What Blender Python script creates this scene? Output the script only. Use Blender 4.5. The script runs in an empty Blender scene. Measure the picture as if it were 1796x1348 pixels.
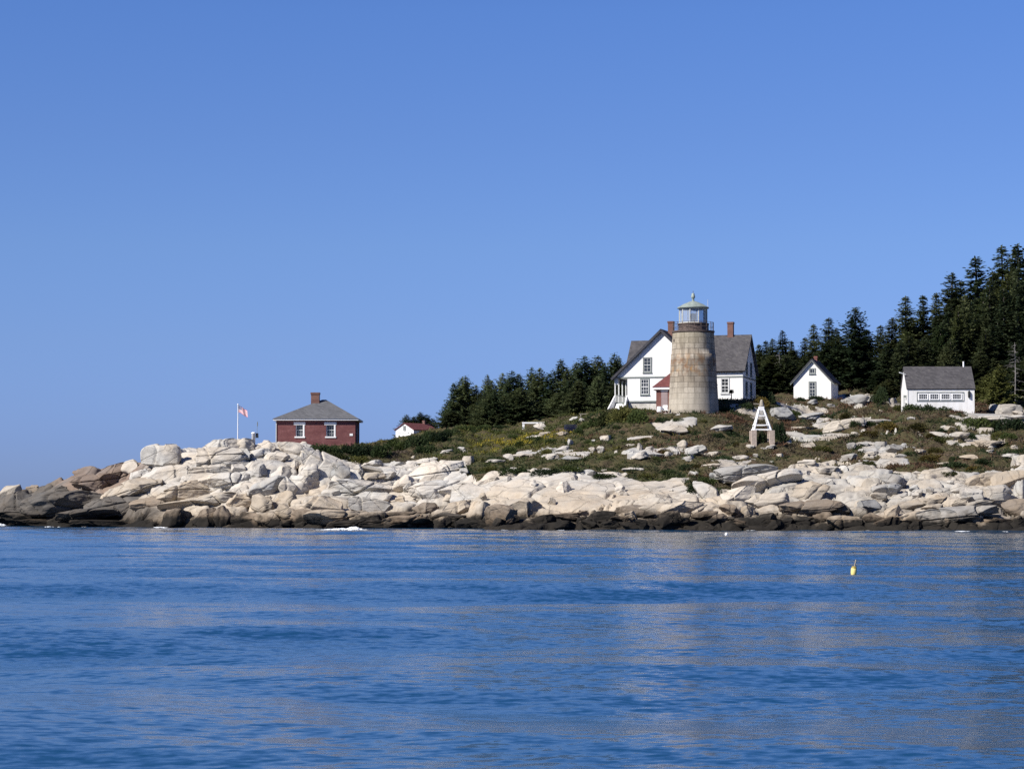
import bpy, math, random
import numpy as np
from mathutils import Vector, Matrix

R = math.radians
random.seed(7)
rng = np.random.default_rng(7)
scene = bpy.context.scene
COL = scene.collection

# ------------------------------------------------------------------ camera
CAM_H = 2.0                     # eye height on the boat, metres above the water
F = 4050.0                      # focal length, in photo pixels (1796 wide)
TH = math.atan(216.0 / F)       # slight upward tilt (horizon lies 216 px under the centre)
CT, ST = math.cos(TH), math.sin(TH)
cam_d = bpy.data.cameras.new('camera')
cam = bpy.data.objects.new('camera', cam_d)
COL.objects.link(cam)
cam.location = (0, 0, CAM_H)
cam.rotation_euler = (R(90) + TH, 0, 0)
cam_d.sensor_width = 36.0
cam_d.lens = 36.0 * F / 1796.0
cam_d.clip_start = 0.5
cam_d.clip_end = 20000
scene.camera = cam

# ------------------------------------------------------------------ sky and sun
SUN_EL, SUN_AZ = 39.0, 235.0    # azimuth clockwise from +Y: the sun stands behind us, to the left
world = bpy.data.worlds.new('World')
scene.world = world
world.use_nodes = True
wn = world.node_tree.nodes
wl = world.node_tree.links
wn.clear()
w_out = wn.new('ShaderNodeOutputWorld')
w_bg = wn.new('ShaderNodeBackground')
w_bg.inputs['Strength'].default_value = 0.075
w_sky = wn.new('ShaderNodeTexSky')
w_sky.sky_type = 'NISHITA'
w_sky.sun_disc = False
w_sky.sun_elevation = R(SUN_EL)
w_sky.sun_rotation = R(SUN_AZ)
w_sky.altitude = 0
w_sky.air_density = 1.0
w_sky.dust_density = 0.3
w_sky.ozone_density = 3.0
# clear autumn air: tint of the sky by elevation
w_tc = wn.new('ShaderNodeTexCoord')
w_sep = wn.new('ShaderNodeSeparateXYZ')
w_map = wn.new('ShaderNodeMapRange')
w_map.inputs['From Min'].default_value = 0.0
w_map.inputs['From Max'].default_value = 0.4
w_ramp = wn.new('ShaderNodeValToRGB')
w_mul = wn.new('ShaderNodeMix')
w_mul.data_type = 'RGBA'
w_mul.blend_type = 'MULTIPLY'
w_mul.inputs['Factor'].default_value = 1.0
SKY_RAMP = [(0.0, (0.34, 0.50, 1.18)), (0.07, (0.36, 0.51, 1.16)), (0.18, (0.44, 0.57, 1.06)), (0.28, (0.485, 0.62, 1.04)), (0.40, (0.48, 0.625, 1.05)), (0.53, (0.468, 0.647, 1.10)), (1.0, (0.24, 0.37, 0.74))]
el = w_ramp.color_ramp.elements
while len(el) > 1:
    el.remove(el[-1])
el[0].position = SKY_RAMP[0][0]; el[0].color = (*SKY_RAMP[0][1], 1)
for p_, c_ in SKY_RAMP[1:]:
    e_ = el.new(p_); e_.color = (*c_, 1)
wl.new(w_tc.outputs['Generated'], w_sep.inputs[0])
wl.new(w_sep.outputs['Z'], w_map.inputs['Value'])
wl.new(w_map.outputs[0], w_ramp.inputs['Fac'])
wl.new(w_sky.outputs['Color'], w_mul.inputs['A'])
wl.new(w_ramp.outputs['Color'], w_mul.inputs['B'])
wl.new(w_mul.outputs['Result'], w_bg.inputs['Color'])
wl.new(w_bg.outputs[0], w_out.inputs['Surface'])

sun_d = bpy.data.lights.new('sun', 'SUN')
sun_d.energy = 5.0
sun_d.angle = R(0.5)
sun_d.color = (1.0, 0.945, 0.865)
sun = bpy.data.objects.new('sun', sun_d)
COL.objects.link(sun)
SUN_DIR = Vector((math.sin(R(SUN_AZ)) * math.cos(R(SUN_EL)), math.cos(R(SUN_AZ)) * math.cos(R(SUN_EL)), math.sin(R(SUN_EL))))
sun.rotation_euler = SUN_DIR.to_track_quat('Z', 'Y').to_euler()
sun.location = (-60, -40, 80)

scene.view_settings.view_transform = 'Standard'
scene.view_settings.look = 'None'
scene.view_settings.exposure = 0.55
scene.view_settings.gamma = 1.0
scene.render.engine = 'CYCLES'
scene.cycles.use_denoising = False
scene.cycles.sample_clamp_indirect = 4.0
scene.cycles.max_bounces = 6
scene.cycles.transparent_max_bounces = 12

# ------------------------------------------------------------------ photo pixel -> place
def ray(px, py):
    a, b = (px - 898.0) / F, (674.0 - py) / F
    return Vector((a, CT - ST * b, ST + CT * b))

def at(px, py, Y):
    d = ray(px, py)
    t = Y / d.y
    return Vector((d.x * t, Y, CAM_H + d.z * t))

def to_px(X, Y, Z):
    """numpy: photo pixel of a point"""
    z = Z - CAM_H
    fw = CT * Y + ST * z
    up = -ST * Y + CT * z
    return 898.0 + F * X / fw, 674.0 - F * up / fw

def sc(Y):
    return Y / F      # metres per photo pixel at distance Y

# ------------------------------------------------------------------ numpy noise
def _hash(ix, iy, iz, seed):
    h = (ix.astype(np.int64) * 374761393 + iy.astype(np.int64) * 668265263 + iz.astype(np.int64) * 2147483647 + seed * 974711) & 0xFFFFFFFF
    h = ((h ^ (h >> 13)) * 1274126177) & 0xFFFFFFFF
    h = ((h ^ (h >> 16)) * 2246822519) & 0xFFFFFFFF
    return ((h ^ (h >> 15)) & 0xFFFFFF) / float(0xFFFFFF)

def vnoise(x, y, z=None, seed=0):
    if z is None:
        z = np.zeros_like(x)
    x0, y0, z0 = np.floor(x), np.floor(y), np.floor(z)
    fx, fy, fz = x - x0, y - y0, z - z0
    fx, fy, fz = [f * f * (3 - 2 * f) for f in (fx, fy, fz)]
    out = 0.0
    for dx in (0, 1):
        for dy in (0, 1):
            for dz in (0, 1):
                w = (fx if dx else 1 - fx) * (fy if dy else 1 - fy) * (fz if dz else 1 - fz)
                out = out + w * _hash(x0 + dx, y0 + dy, z0 + dz, seed)
    return out * 2 - 1

def fbm(x, y, z=None, seed=0, oct=4):
    s, a, out = 1.0, 1.0, 0.0
    for k in range(oct):
        out = out + a * vnoise(x * s, y * s, None if z is None else z * s, seed + k * 17)
        s *= 2.03; a *= 0.5
    return out

def voro(x, y, seed, jit=0.9):
    """F1, F2, cell ids (two hashes), offset to the cell point"""
    cx, cy = np.floor(x), np.floor(y)
    zz = np.zeros_like(cx)
    f1 = np.full_like(x, 9.0); f2 = np.full_like(x, 9.0)
    h1 = np.zeros_like(x); h2 = np.zeros_like(x); h3 = np.zeros_like(x)
    ox = np.zeros_like(x); oy = np.zeros_like(x)
    for i in (-1, 0, 1):
        for j in (-1, 0, 1):
            a, b = cx + i, cy + j
            px_ = a + 0.5 + (_hash(a, b, zz, seed) - 0.5) * jit
            py_ = b + 0.5 + (_hash(a, b, zz, seed + 1) - 0.5) * jit
            dx, dy = x - px_, y - py_
            d = np.sqrt(dx * dx + dy * dy)
            near = d < f1
            f2 = np.where(near, f1, np.minimum(f2, d))
            h1 = np.where(near, _hash(a, b, zz, seed + 2), h1)
            h2 = np.where(near, _hash(a, b, zz, seed + 3), h2)
            h3 = np.where(near, _hash(a, b, zz, seed + 4), h3)
            ox = np.where(near, dx, ox); oy = np.where(near, dy, oy)
            f1 = np.where(near, d, f1)
    return f1, f2, h1, h2, h3, ox, oy

def sstep(a, b, x):
    t = np.clip((x - a) / (b - a), 0, 1)
    return t * t * (3 - 2 * t)

# ------------------------------------------------------------------ object helpers
def tag(o, label=None, cat=None, group=None, kind=None):
    if label: o['label'] = label
    if cat: o['category'] = cat
    if group: o['group'] = group
    if kind: o['kind'] = kind
    return o

def thing(name, label, cat, loc, rz=0.0, group=None):
    o = bpy.data.objects.new(name, None)
    o.empty_display_size = 0.3
    COL.objects.link(o)
    o.location = loc
    o.rotation_euler = (0, 0, rz)
    return tag(o, label, cat, group)

def np_mesh(name, verts, faces, smooth=False, mat=None):
    """verts Nx3, faces MxK array (K = 3 or 4)"""
    me = bpy.data.meshes.new(name)
    verts = np.ascontiguousarray(verts, dtype=np.float32)
    faces = np.ascontiguousarray(faces, dtype=np.int32)
    n, k = faces.shape
    me.vertices.add(len(verts))
    me.vertices.foreach_set('co', verts.ravel())
    me.loops.add(n * k)
    me.loops.foreach_set('vertex_index', faces.ravel())
    me.polygons.add(n)
    me.polygons.foreach_set('loop_start', np.arange(0, n * k, k, dtype=np.int32))
    me.polygons.foreach_set('loop_total', np.full(n, k, dtype=np.int32))
    me.polygons.foreach_set('use_smooth', np.full(n, smooth, dtype=bool))
    me.update(calc_edges=True)
    if mat: me.materials.append(mat)
    return me

def link(name, me, parent=None):
    o = bpy.data.objects.new(name, me)
    COL.objects.link(o)
    if parent is not None: o.parent = parent
    return o

class MB:
    """collects boxes, prisms, tubes and lathed shapes, then becomes one mesh object"""
    def __init__(s):
        s.v = []; s.f = []; s.sm = []
    def add(s, vs, fs, smooth=False):
        b = len(s.v)
        s.v += [tuple(p) for p in vs]
        s.f += [tuple(b + i for i in f) for f in fs]
        s.sm += [smooth] * len(fs)
        return s
    def box(s, x0, x1, y0, y1, z0, z1):
        v = [(x0, y0, z0), (x1, y0, z0), (x1, y1, z0), (x0, y1, z0), (x0, y0, z1), (x1, y0, z1), (x1, y1, z1), (x0, y1, z1)]
        return s.add(v, [(0, 3, 2, 1), (4, 5, 6, 7), (0, 1, 5, 4), (1, 2, 6, 5), (2, 3, 7, 6), (3, 0, 4, 7)])
    def prism(s, poly, off):
        n = len(poly)
        off = Vector(off)
        p = [Vector(q) for q in poly]
        v = p + [q + off for q in p]
        nrm = Vector((0, 0, 0))
        for i in range(n):
            nrm += (p[i] - p[0]).cross(p[(i + 1) % n] - p[0])
        flip = nrm.dot(off) > 0
        f = [tuple(range(n)), tuple(range(2 * n - 1, n - 1, -1))]
        for i in range(n):
            j = (i + 1) % n
            f.append((i, i + n, j + n, j))
        if flip: f = [tuple(reversed(q)) for q in f]
        return s.add(v, f)
    def slab(s, quad, t):
        """a board: four points, thickened downwards along its normal"""
        p = [Vector(q) for q in quad]
        n = (p[1] - p[0]).cross(p[2] - p[0]).normalized()
        if n.z < 0: n = -n
        return s.prism(p, -n * t)
    def bar(s, a, b, w, h=None):
        a, b = Vector(a), Vector(b)
        h = h or w
        d = (b - a).normalized()
        u = d.cross(Vector((0, 0, 1)))
        if u.length < 1e-4: u = Vector((1, 0, 0))
        u.normalize()
        k = u.cross(d).normalized()
        q = [a + u * w / 2 + k * h / 2, a - u * w / 2 + k * h / 2, a - u * w / 2 - k * h / 2, a + u * w / 2 - k * h / 2]
        return s.prism(q, b - a)
    def tube(s, a, b, r0, r1=None, n=10):
        a, b = Vector(a), Vector(b)
        r1 = r0 if r1 is None else r1
        d = (b - a).normalized()
        u = d.cross(Vector((0, 0, 1)))
        if u.length < 1e-4: u = Vector((1, 0, 0))
        u.normalize(); k = d.cross(u)
        v = []
        for c, r in ((a, r0), (b, r1)):
            for i in range(n):
                t = 2 * math.pi * i / n
                v.append(c + (u * math.cos(t) + k * math.sin(t)) * r)
        f = [(i, (i + 1) % n, (i + 1) % n + n, i + n) for i in range(n)]
        s.add(v, f, True)
        s.add(v[:n], [tuple(range(n - 1, -1, -1))]); s.add(v[n:], [tuple(range(n))])
        return s
    def lathe(s, prof, n=48, smooth=True, c=(0, 0)):
        v = []; f = []
        for (r, z) in prof:
            for i in range(n):
                t = 2 * math.pi * i / n
                v.append((c[0] + r * math.cos(t), c[1] + r * math.sin(t), z))
        for k in range(len(prof) - 1):
            for i in range(n):
                j = (i + 1) % n
                f.append((k * n + i, k * n + j, (k + 1) * n + j, (k + 1) * n + i))
        return s.add(v, f, smooth)
    def mesh(s, name, mat):
        me = bpy.data.meshes.new(name)
        me.from_pydata(s.v, [], s.f)
        me.polygons.foreach_set('use_smooth', s.sm)
        me.materials.append(mat)
        me.update()
        return me
    def build(s, name, mat, parent=None):
        return link(name, s.mesh(name, mat), parent)

# ------------------------------------------------------------------ materials
class NT:
    def __init__(s, name, rough=0.8, spec=0.3):
        s.m = bpy.data.materials.new(name)
        s.m.use_nodes = True
        s.n = s.m.node_tree.nodes; s.l = s.m.node_tree.links
        s.b = s.n['Principled BSDF']
        s.b.inputs['Roughness'].default_value = rough
        s.b.inputs['Specular IOR Level'].default_value = spec
    def new(s, t, **kw):
        q = s.n.new(t)
        for k, v in kw.items(): setattr(q, k, v)
        return q
    def val(s, sock, v):
        if hasattr(v, 'is_output') or isinstance(v, bpy.types.NodeSocket): s.l.new(v, sock)
        else: sock.default_value = v
    def math(s, op, a, b=0.0, clamp=False):
        q = s.new('ShaderNodeMath', operation=op, use_clamp=clamp)
        s.val(q.inputs[0], a); s.val(q.inputs[1], b)
        return q.outputs[0]
    def noise(s, scale, vec=None, detail=3.0, rough=0.55):
        q = s.new('ShaderNodeTexNoise')
        q.inputs['Scale'].default_value = scale
        q.inputs['Detail'].default_value = detail
        q.inputs['Roughness'].default_value = rough
        if vec is not None: s.l.new(vec, q.inputs['Vector'])
        return q.outputs['Fac']
    def ramp(s, fac, stops):
        q = s.new('ShaderNodeValToRGB')
        e = q.color_ramp.elements
        while len(e) > 1: e.remove(e[-1])
        e[0].position = stops[0][0]; e[0].color = (*stops[0][1], 1)
        for p, c in stops[1:]:
            k = e.new(p); k.color = (*c, 1)
        s.val(q.inputs['Fac'], fac)
        return q.outputs['Color']
    def mr(s, v, a, b, c=0.0, d=1.0, smooth=False):
        q = s.new('ShaderNodeMapRange')
        if smooth: q.interpolation_type = 'SMOOTHSTEP'
        s.val(q.inputs[0], v)
        for i, k in enumerate((a, b, c, d)): q.inputs[i + 1].default_value = k
        return q.outputs[0]
    def mix(s, fac, a, b, blend='MIX'):
        q = s.new('ShaderNodeMix', data_type='RGBA', blend_type=blend)
        s.val(q.inputs['Factor'], fac)
        for k, v in (('A', a), ('B', b)):
            if isinstance(v, bpy.types.NodeSocket): s.l.new(v, q.inputs[k])
            else: q.inputs[k].default_value = (*v, 1)
        return q.outputs['Result']
    def col(s, c):
        if isinstance(c, bpy.types.NodeSocket): s.l.new(c, s.b.inputs['Base Color'])
        else: s.b.inputs['Base Color'].default_value = (*c, 1)
        return s
    def bump(s, h, strength=0.5, dist=0.05):
        q = s.new('ShaderNodeBump')
        q.inputs['Strength'].default_value = strength
        q.inputs['Distance'].default_value = dist
        s.l.new(h, q.inputs['Height'])
        s.l.new(q.outputs[0], s.b.inputs['Normal'])
        return s
    def obj(s): return s.new('ShaderNodeTexCoord').outputs['Object']
    def pos(s): return s.new('ShaderNodeNewGeometry').outputs['Position']
    def xyz(s, v):
        q = s.new('ShaderNodeSeparateXYZ'); s.l.new(v, q.inputs[0]); return q.outputs
    def cmb(s, x, y, z):
        q = s.new('ShaderNodeCombineXYZ')
        for i, k in enumerate((x, y, z)): s.val(q.inputs[i], k)
        return q.outputs[0]

def plain(name, c, rough=0.7, var=0.12, scale=3.0, spec=0.3, bump=0.0):
    t = NT(name, rough, spec)
    p = t.obj()
    n = t.noise(scale, p, 5)
    lo = tuple(x * (1 - var) for x in c); hi = tuple(min(1, x * (1 + var)) for x in c)
    t.col(t.ramp(n, [(0.3, lo), (0.7, hi)]))
    if bump: t.bump(n, bump, 0.03)
    return t.m

M = {}
def white_wall():
    t = NT('white_clapboard', 0.6, 0.3)
    p = t.obj(); x = t.xyz(p)
    lap = t.math('FRACT', t.math('MULTIPLY', x[2], 7.5))
    n = t.noise(1.2, t.cmb(t.math('MULTIPLY', x[0], 2.0), t.math('MULTIPLY', x[1], 2.0), t.math('MULTIPLY', x[2], .5)), 4)
    n2 = t.noise(30.0, p, 3)
    a = t.ramp(n, [(0.3, (.70, .69, .66)), (0.6, (.82, .815, .80))])
    t.col(t.mix(t.mr(n2, .4, .75, 0, .22), a, (.62, .60, .56)))
    t.bump(lap, 0.5, 0.02)
    return t.m
M['white_wall'] = white_wall()
M['white'] = plain('white_paint', (.78, .78, .77), 0.55, .06, 4)
M['greytrim'] = plain('grey_green_trim', (.17, .19, .18), 0.6, .12, 3)
M['paleframe'] = plain('pale_sash_paint', (.50, .51, .50), 0.6, .1, 5)
M['dark'] = plain('dark_interior', (.015, .017, .02), 0.5, .2, 3)

def glass():
    t = NT('window_glass', 0.06, 0.5)
    n = t.noise(1.7, t.obj(), 2)
    t.col(t.ramp(n, [(0.35, (.012, .015, .02)), (0.7, (.05, .055, .06))]))
    t.bump(t.noise(2.0, t.obj(), 1), 0.08, 0.02)
    return t.m
M['glass'] = glass()

def shingles(name, lo, hi, patch):
    t = NT(name, 0.9, 0.15)
    p = t.obj(); x = t.xyz(p)
    row = t.math('FRACT', t.math('MULTIPLY', x[2], 6.5))
    cell = t.new('ShaderNodeTexVoronoi'); cell.inputs['Scale'].default_value = 1.0
    t.l.new(t.cmb(t.math('MULTIPLY', t.math('ADD', x[0], x[1]), 3.3), t.math('FLOOR', t.math('MULTIPLY', x[2], 6.5)), 0.0), cell.inputs['Vector'])
    n = t.noise(0.9, p, 4)
    c = t.xyz(cell.outputs['Color'])
    f = t.math('ADD', t.math('MULTIPLY', c[0], .45), t.math('MULTIPLY', n, .6))
    a = t.ramp(f, [(0.25, lo), (0.8, hi)])
    a = t.mix(t.mr(t.noise(2.3, p, 5), .58, .74), a, patch)
    a = t.mix(t.mr(row, .8, 1.0, 0, .5), a, tuple(q * .45 for q in lo))
    t.col(a); t.bump(row, 0.5, 0.03)
    return t.m
M['slate'] = shingles('weathered_grey_shingles', (.052, .050, .054), (.092, .088, .092), (.11, .105, .10))
M['slate_dark'] = shingles('dark_grey_shingles', (.042, .043, .052), (.07, .07, .08), (.08, .08, .08))
M['redroof'] = shingles('dull_red_shingles', (.11, .04, .04), (.17, .062, .06), (.12, .06, .055))
M['fogroof'] = shingles('slate_grey_shingles', (.085, .087, .094), (.125, .127, .135), (.10, .10, .10))

def brick(name, c1, c2, mort, sx=1.0):
    t = NT(name, 0.9, 0.15)
    p = t.obj(); x = t.xyz(p)
    v = t.cmb(t.math('ADD', x[0], x[1]), x[2], 0.0)
    b = t.new('ShaderNodeTexBrick')
    b.inputs['Scale'].default_value = 1.0
    b.inputs['Brick Width'].default_value = .23 * sx
    b.inputs['Row Height'].default_value = .085 * sx
    b.inputs['Mortar Size'].default_value = .008 * sx
    b.inputs['Color1'].default_value = (*c1, 1); b.inputs['Color2'].default_value = (*c2, 1); b.inputs['Mortar'].default_value = (*mort, 1)
    t.l.new(v, b.inputs['Vector'])
    n = t.noise(.8, t.cmb(t.math('MULTIPLY', x[0], .6), x[1], t.math('MULTIPLY', x[2], 2.2)), 5)
    a = t.mix(t.mr(n, .35, .7, 0, .6), b.outputs['Color'], tuple(q * .62 for q in c1))
    a = t.mix(t.mr(t.noise(1.6, p, 5), .56, .78, 0, .55), a, tuple(min(1, q * 1.2 + .05) for q in c2))
    t.col(a)
    t.bump(b.outputs['Fac'], -0.3, 0.01)
    return t.m
M['brick'] = brick('red_brick', (.148, .050, .054), (.19, .070, .070), (.17, .115, .10))
M['brick_chimney'] = brick('weathered_chimney_brick', (.155, .075, .062), (.20, .105, .085), (.18, .14, .12))
M['brick_brown'] = brick('brown_red_brick', (.17, .062, .05), (.22, .085, .07), (.22, .17, .15))

def granite_tower():
    t = NT('granite_ashlar', 0.9, 0.15)
    p = t.obj(); x = t.xyz(p)
    ang = t.math('MULTIPLY', t.math('ARCTAN2', x[1], x[0]), 2.45)
    v = t.cmb(ang, x[2], 0.0)
    wob = t.noise(1.5, p, 2)
    v2 = t.cmb(ang, t.math('ADD', x[2], t.math('MULTIPLY', wob, .05)), 0.0)
    b = t.new('ShaderNodeTexBrick')
    b.offset = .43
    b.inputs['Scale'].default_value = 1.0
    b.inputs['Brick Width'].default_value = 1.15
    b.inputs['Row Height'].default_value = .60
    b.inputs['Mortar Size'].default_value = .038
    b.inputs['Mortar Smooth'].default_value = .6
    b.inputs['Bias'].default_value = .0
    b.inputs['Color1'].default_value = (.43, .385, .315, 1); b.inputs['Color2'].default_value = (.27, .232, .18, 1); b.inputs['Mortar'].default_value = (.085, .07, .055, 1)
    t.l.new(v2, b.inputs['Vector'])
    streak = t.noise(1.0, t.cmb(t.math('MULTIPLY', ang, 1.6), t.math('MULTIPLY', x[2], .28), 0.0), 5, .6)
    fine = t.noise(5.0, v, 5, .65)
    a = t.mix(t.mr(streak, .46, .64, 0, .72), b.outputs['Color'], (.12, .10, .075))
    a = t.mix(t.mr(streak, .5, .25, 0, .55), a, (.42, .36, .27))
    a = t.mix(t.mr(fine, .45, .8, 0, .6), a, (.13, .11, .09))
    # lighter, greyer stone low on the tower
    low = t.math('SUBTRACT', 1.0, t.mr(x[2], 1.5, 4.0, smooth=True))
    a = t.mix(t.math('MULTIPLY', low, .55), a, (.42, .38, .31))
    # darker, greenish growth under the gallery
    top = t.mr(x[2], 6.8, 9.0, smooth=True)
    a = t.mix(t.math('MULTIPLY', top, t.mr(fine, .3, .6, .1, .55)), a, (.26, .235, .16))
    # rust weeping from the middle courses
    band = t.math('MULTIPLY', t.mr(x[2], 3.9, 4.9, smooth=True), t.math('SUBTRACT', 1.0, t.mr(x[2], 5.4, 7.2, smooth=True)))
    rn = t.noise(1.0, t.cmb(t.math('MULTIPLY', ang, 1.3), t.math('MULTIPLY', x[2], .9), 3.0), 6, .65)
    a = t.mix(t.math('MULTIPLY', band, t.mr(rn, .46, .62, 0, .8)), a, (.17, .085, .042))
    rn2 = t.noise(2.4, t.cmb(ang, t.math('MULTIPLY', x[2], .5), 9.0), 4, .6)
    a = t.mix(t.math('MULTIPLY', band, t.mr(rn2, .5, .7, 0, .6)), a, (.36, .20, .07))
    t.col(a)
    h = t.math('ADD', b.outputs['Fac'], t.math('MULTIPLY', fine, -.5))
    t.bump(h, -0.5, 0.03)
    return t.m
M['granite_tower'] = granite_tower()
M['iron'] = plain('weathered_brown_iron', (.10, .075, .065), 0.7, .5, 6)
M['iron_pale'] = plain('grey_green_iron', (.23, .27, .245), 0.6, .25, 3)
M['cream_iron'] = plain('cream_lantern_iron', (.52, .52, .45), 0.6, .15, 4)
M['wood_grey'] = plain('weathered_timber', (.30, .27, .22), 0.9, .25, 5)
M['stone_post'] = plain('pink_granite_post', (.38, .31, .26), 0.9, .25, 6, bump=.3)
M['foundation'] = plain('pale_rubble_stone', (.46, .44, .40), 0.9, .35, 2.5, bump=.5)
M['door_grey'] = plain('mauve_grey_door', (.28, .22, .22), 0.6, .1, 3)

def lantern_glass():
    t = NT('lantern_glazing', 0.05, 0.5)
    tr = t.new('ShaderNodeBsdfTransparent'); tr.inputs[0].default_value = (.92, .96, 1, 1)
    mx = t.new('ShaderNodeMixShader')
    mx.inputs[0].default_value = .22
    t.col((.55, .60, .66))
    out = t.n['Material Output']
    t.l.new(tr.outputs[0], mx.inputs[1]); t.l.new(t.b.outputs[0], mx.inputs[2]); t.l.new(mx.outputs[0], out.inputs['Surface'])
    return t.m
M['lantern_glass'] = lantern_glass()

def rock_mat(name, use_obj_color):
    t = NT(name, 0.92, 0.12)
    p = t.pos(); x = t.xyz(p)
    big = t.noise(.22, p, 4, .6)
    mid = t.noise(1.1, p, 6, .65)
    fine = t.noise(9.0, p, 5, .7)
    if use_obj_color:
        base = t.new('ShaderNodeObjectInfo').outputs['Color']
    else:
        base = t.new('ShaderNodeAttribute', attribute_name='tone').outputs['Color']
    # warm and cool patches, lichen, grain
    warm = t.mix(t.mr(big, .4, .62), (1.03, .975, .90), (.97, 1.0, 1.03))
    a = t.mix(1.0, base, warm, 'MULTIPLY')
    a = t.mix(t.mr(mid, .48, .75, 0, .42), a, t.mix(1.0, a, (.60, .58, .54), 'MULTIPLY'))
    a = t.mix(t.mr(fine, .52, .8, 0, .5), a, t.mix(1.0, a, (.55, .53, .50), 'MULTIPLY'))
    # bedding streaks leaning like the joints of the ledge
    lean = t.math('ADD', t.math('MULTIPLY', x[0], -.18), x[2])
    bed = t.noise(1.0, t.cmb(t.math('MULTIPLY', x[0], .35), t.math('MULTIPLY', x[1], .5), t.math('MULTIPLY', lean, 3.2)), 5, .6)
    a = t.mix(t.mr(bed, .54, .7, 0, .22), a, t.mix(1.0, a, (.6, .55, .5), 'MULTIPLY'))
    # joints
    jv = t.new('ShaderNodeTexVoronoi', feature='DISTANCE_TO_EDGE')
    jv.inputs['Scale'].default_value = .30
    t.l.new(t.cmb(t.math('ADD', x[0], t.math('MULTIPLY', mid, 1.3)), t.math('MULTIPLY', x[1], 1.1), t.math('MULTIPLY', lean, 2.0)), jv.inputs['Vector'])
    joint = t.mr(jv.outputs['Distance'], 0.0, .035, 1, 0)
    a = t.mix(t.math('MULTIPLY', joint, .3), a, (.09, .075, .06))
    # tide zone: brown band above, black weed line at the water
    wob = t.math('ADD', x[2], t.math('MULTIPLY', t.math('SUBTRACT', big, .5), -4.2))
    wob = t.math('ADD', wob, t.math('MULTIPLY', t.math('SUBTRACT', mid, .5), -1.8))
    brown = t.mr(wob, 2.3, .9, 0, .75, True)
    a = t.mix(brown, a, t.mix(1.0, a, (.37, .315, .25), 'MULTIPLY'))
    black = t.mr(wob, 1.45, .65, 0, .95, True)
    a = t.mix(black, a, (.013, .012, .0105))
    t.col(a)
    hh = t.math('ADD', t.math('MULTIPLY', mid, .8), t.math('MULTIPLY', fine, .25))
    hh = t.math('ADD', hh, t.math('MULTIPLY', bed, .22))
    hh = t.math('SUBTRACT', hh, t.math('MULTIPLY', joint, .6))
    t.bump(hh, 0.6, 0.13)
    return t.m
M['rock'] = rock_mat('granite', True)
M['ledge'] = rock_mat('granite_ledge', False)

def ground_mat():
    t = NT('heath_ground', 0.95, 0.1)
    p = t.pos()
    n = t.noise(.35, p, 5); m = t.noise(3.0, p, 5)
    a = t.ramp(n, [(0.3, (.045, .05, .022)), (0.5, (.07, .06, .03)), (0.7, (.085, .06, .042))])
    t.col(t.mix(t.mr(m, .4, .7, 0, .6), a, (.03, .032, .018)))
    t.bump(m, 0.7, 0.2)
    return t.m
M['ground'] = ground_mat()

def leaf_mat(name, attr=None, c0=(.02, .03, .015), c1=(.05, .065, .03)):
    t = NT(name, 0.75, 0.2)
    if attr:
        a = t.new('ShaderNodeAttribute', attribute_name=attr).outputs['Color']
    else:
        inf = t.new('ShaderNodeObjectInfo')
        n = t.noise(.9, t.obj(), 3)
        f = t.math('ADD', t.math('MULTIPLY', n, .8), t.math('MULTIPLY', t.math('SUBTRACT', inf.outputs['Random'], .5), .5))
        a = t.ramp(f, [(0.15, c0), (0.75, c1)])
        a = t.mix(1.0, a, inf.outputs['Color'], 'MULTIPLY')
    t.col(a)
    tl = t.new('ShaderNodeBsdfTranslucent')
    t.val(tl.inputs['Color'], t.b.inputs['Base Color'].links[0].from_socket)
    ms = t.new('ShaderNodeMixShader'); ms.inputs[0].default_value = .3
    t.l.new(t.b.outputs[0], ms.inputs[1]); t.l.new(tl.outputs[0], ms.inputs[2])
    t.l.new(ms.outputs[0], t.n['Material Output'].inputs['Surface'])
    return t.m
M['needles'] = leaf_mat('spruce_needles', None, (.034, .055, .027), (.125, .142, .062))
M['bush'] = leaf_mat('juniper_leaves', None, (.028, .042, .016), (.085, .10, .034))
M['scrub'] = leaf_mat('scrub_leaves', 'tone')
M['bark'] = plain('spruce_bark', (.10, .085, .075), 0.95, .3, 5)
M['deadwood'] = plain('bleached_dead_wood', (.17, .16, .15), 0.95, .25, 5)

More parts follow.
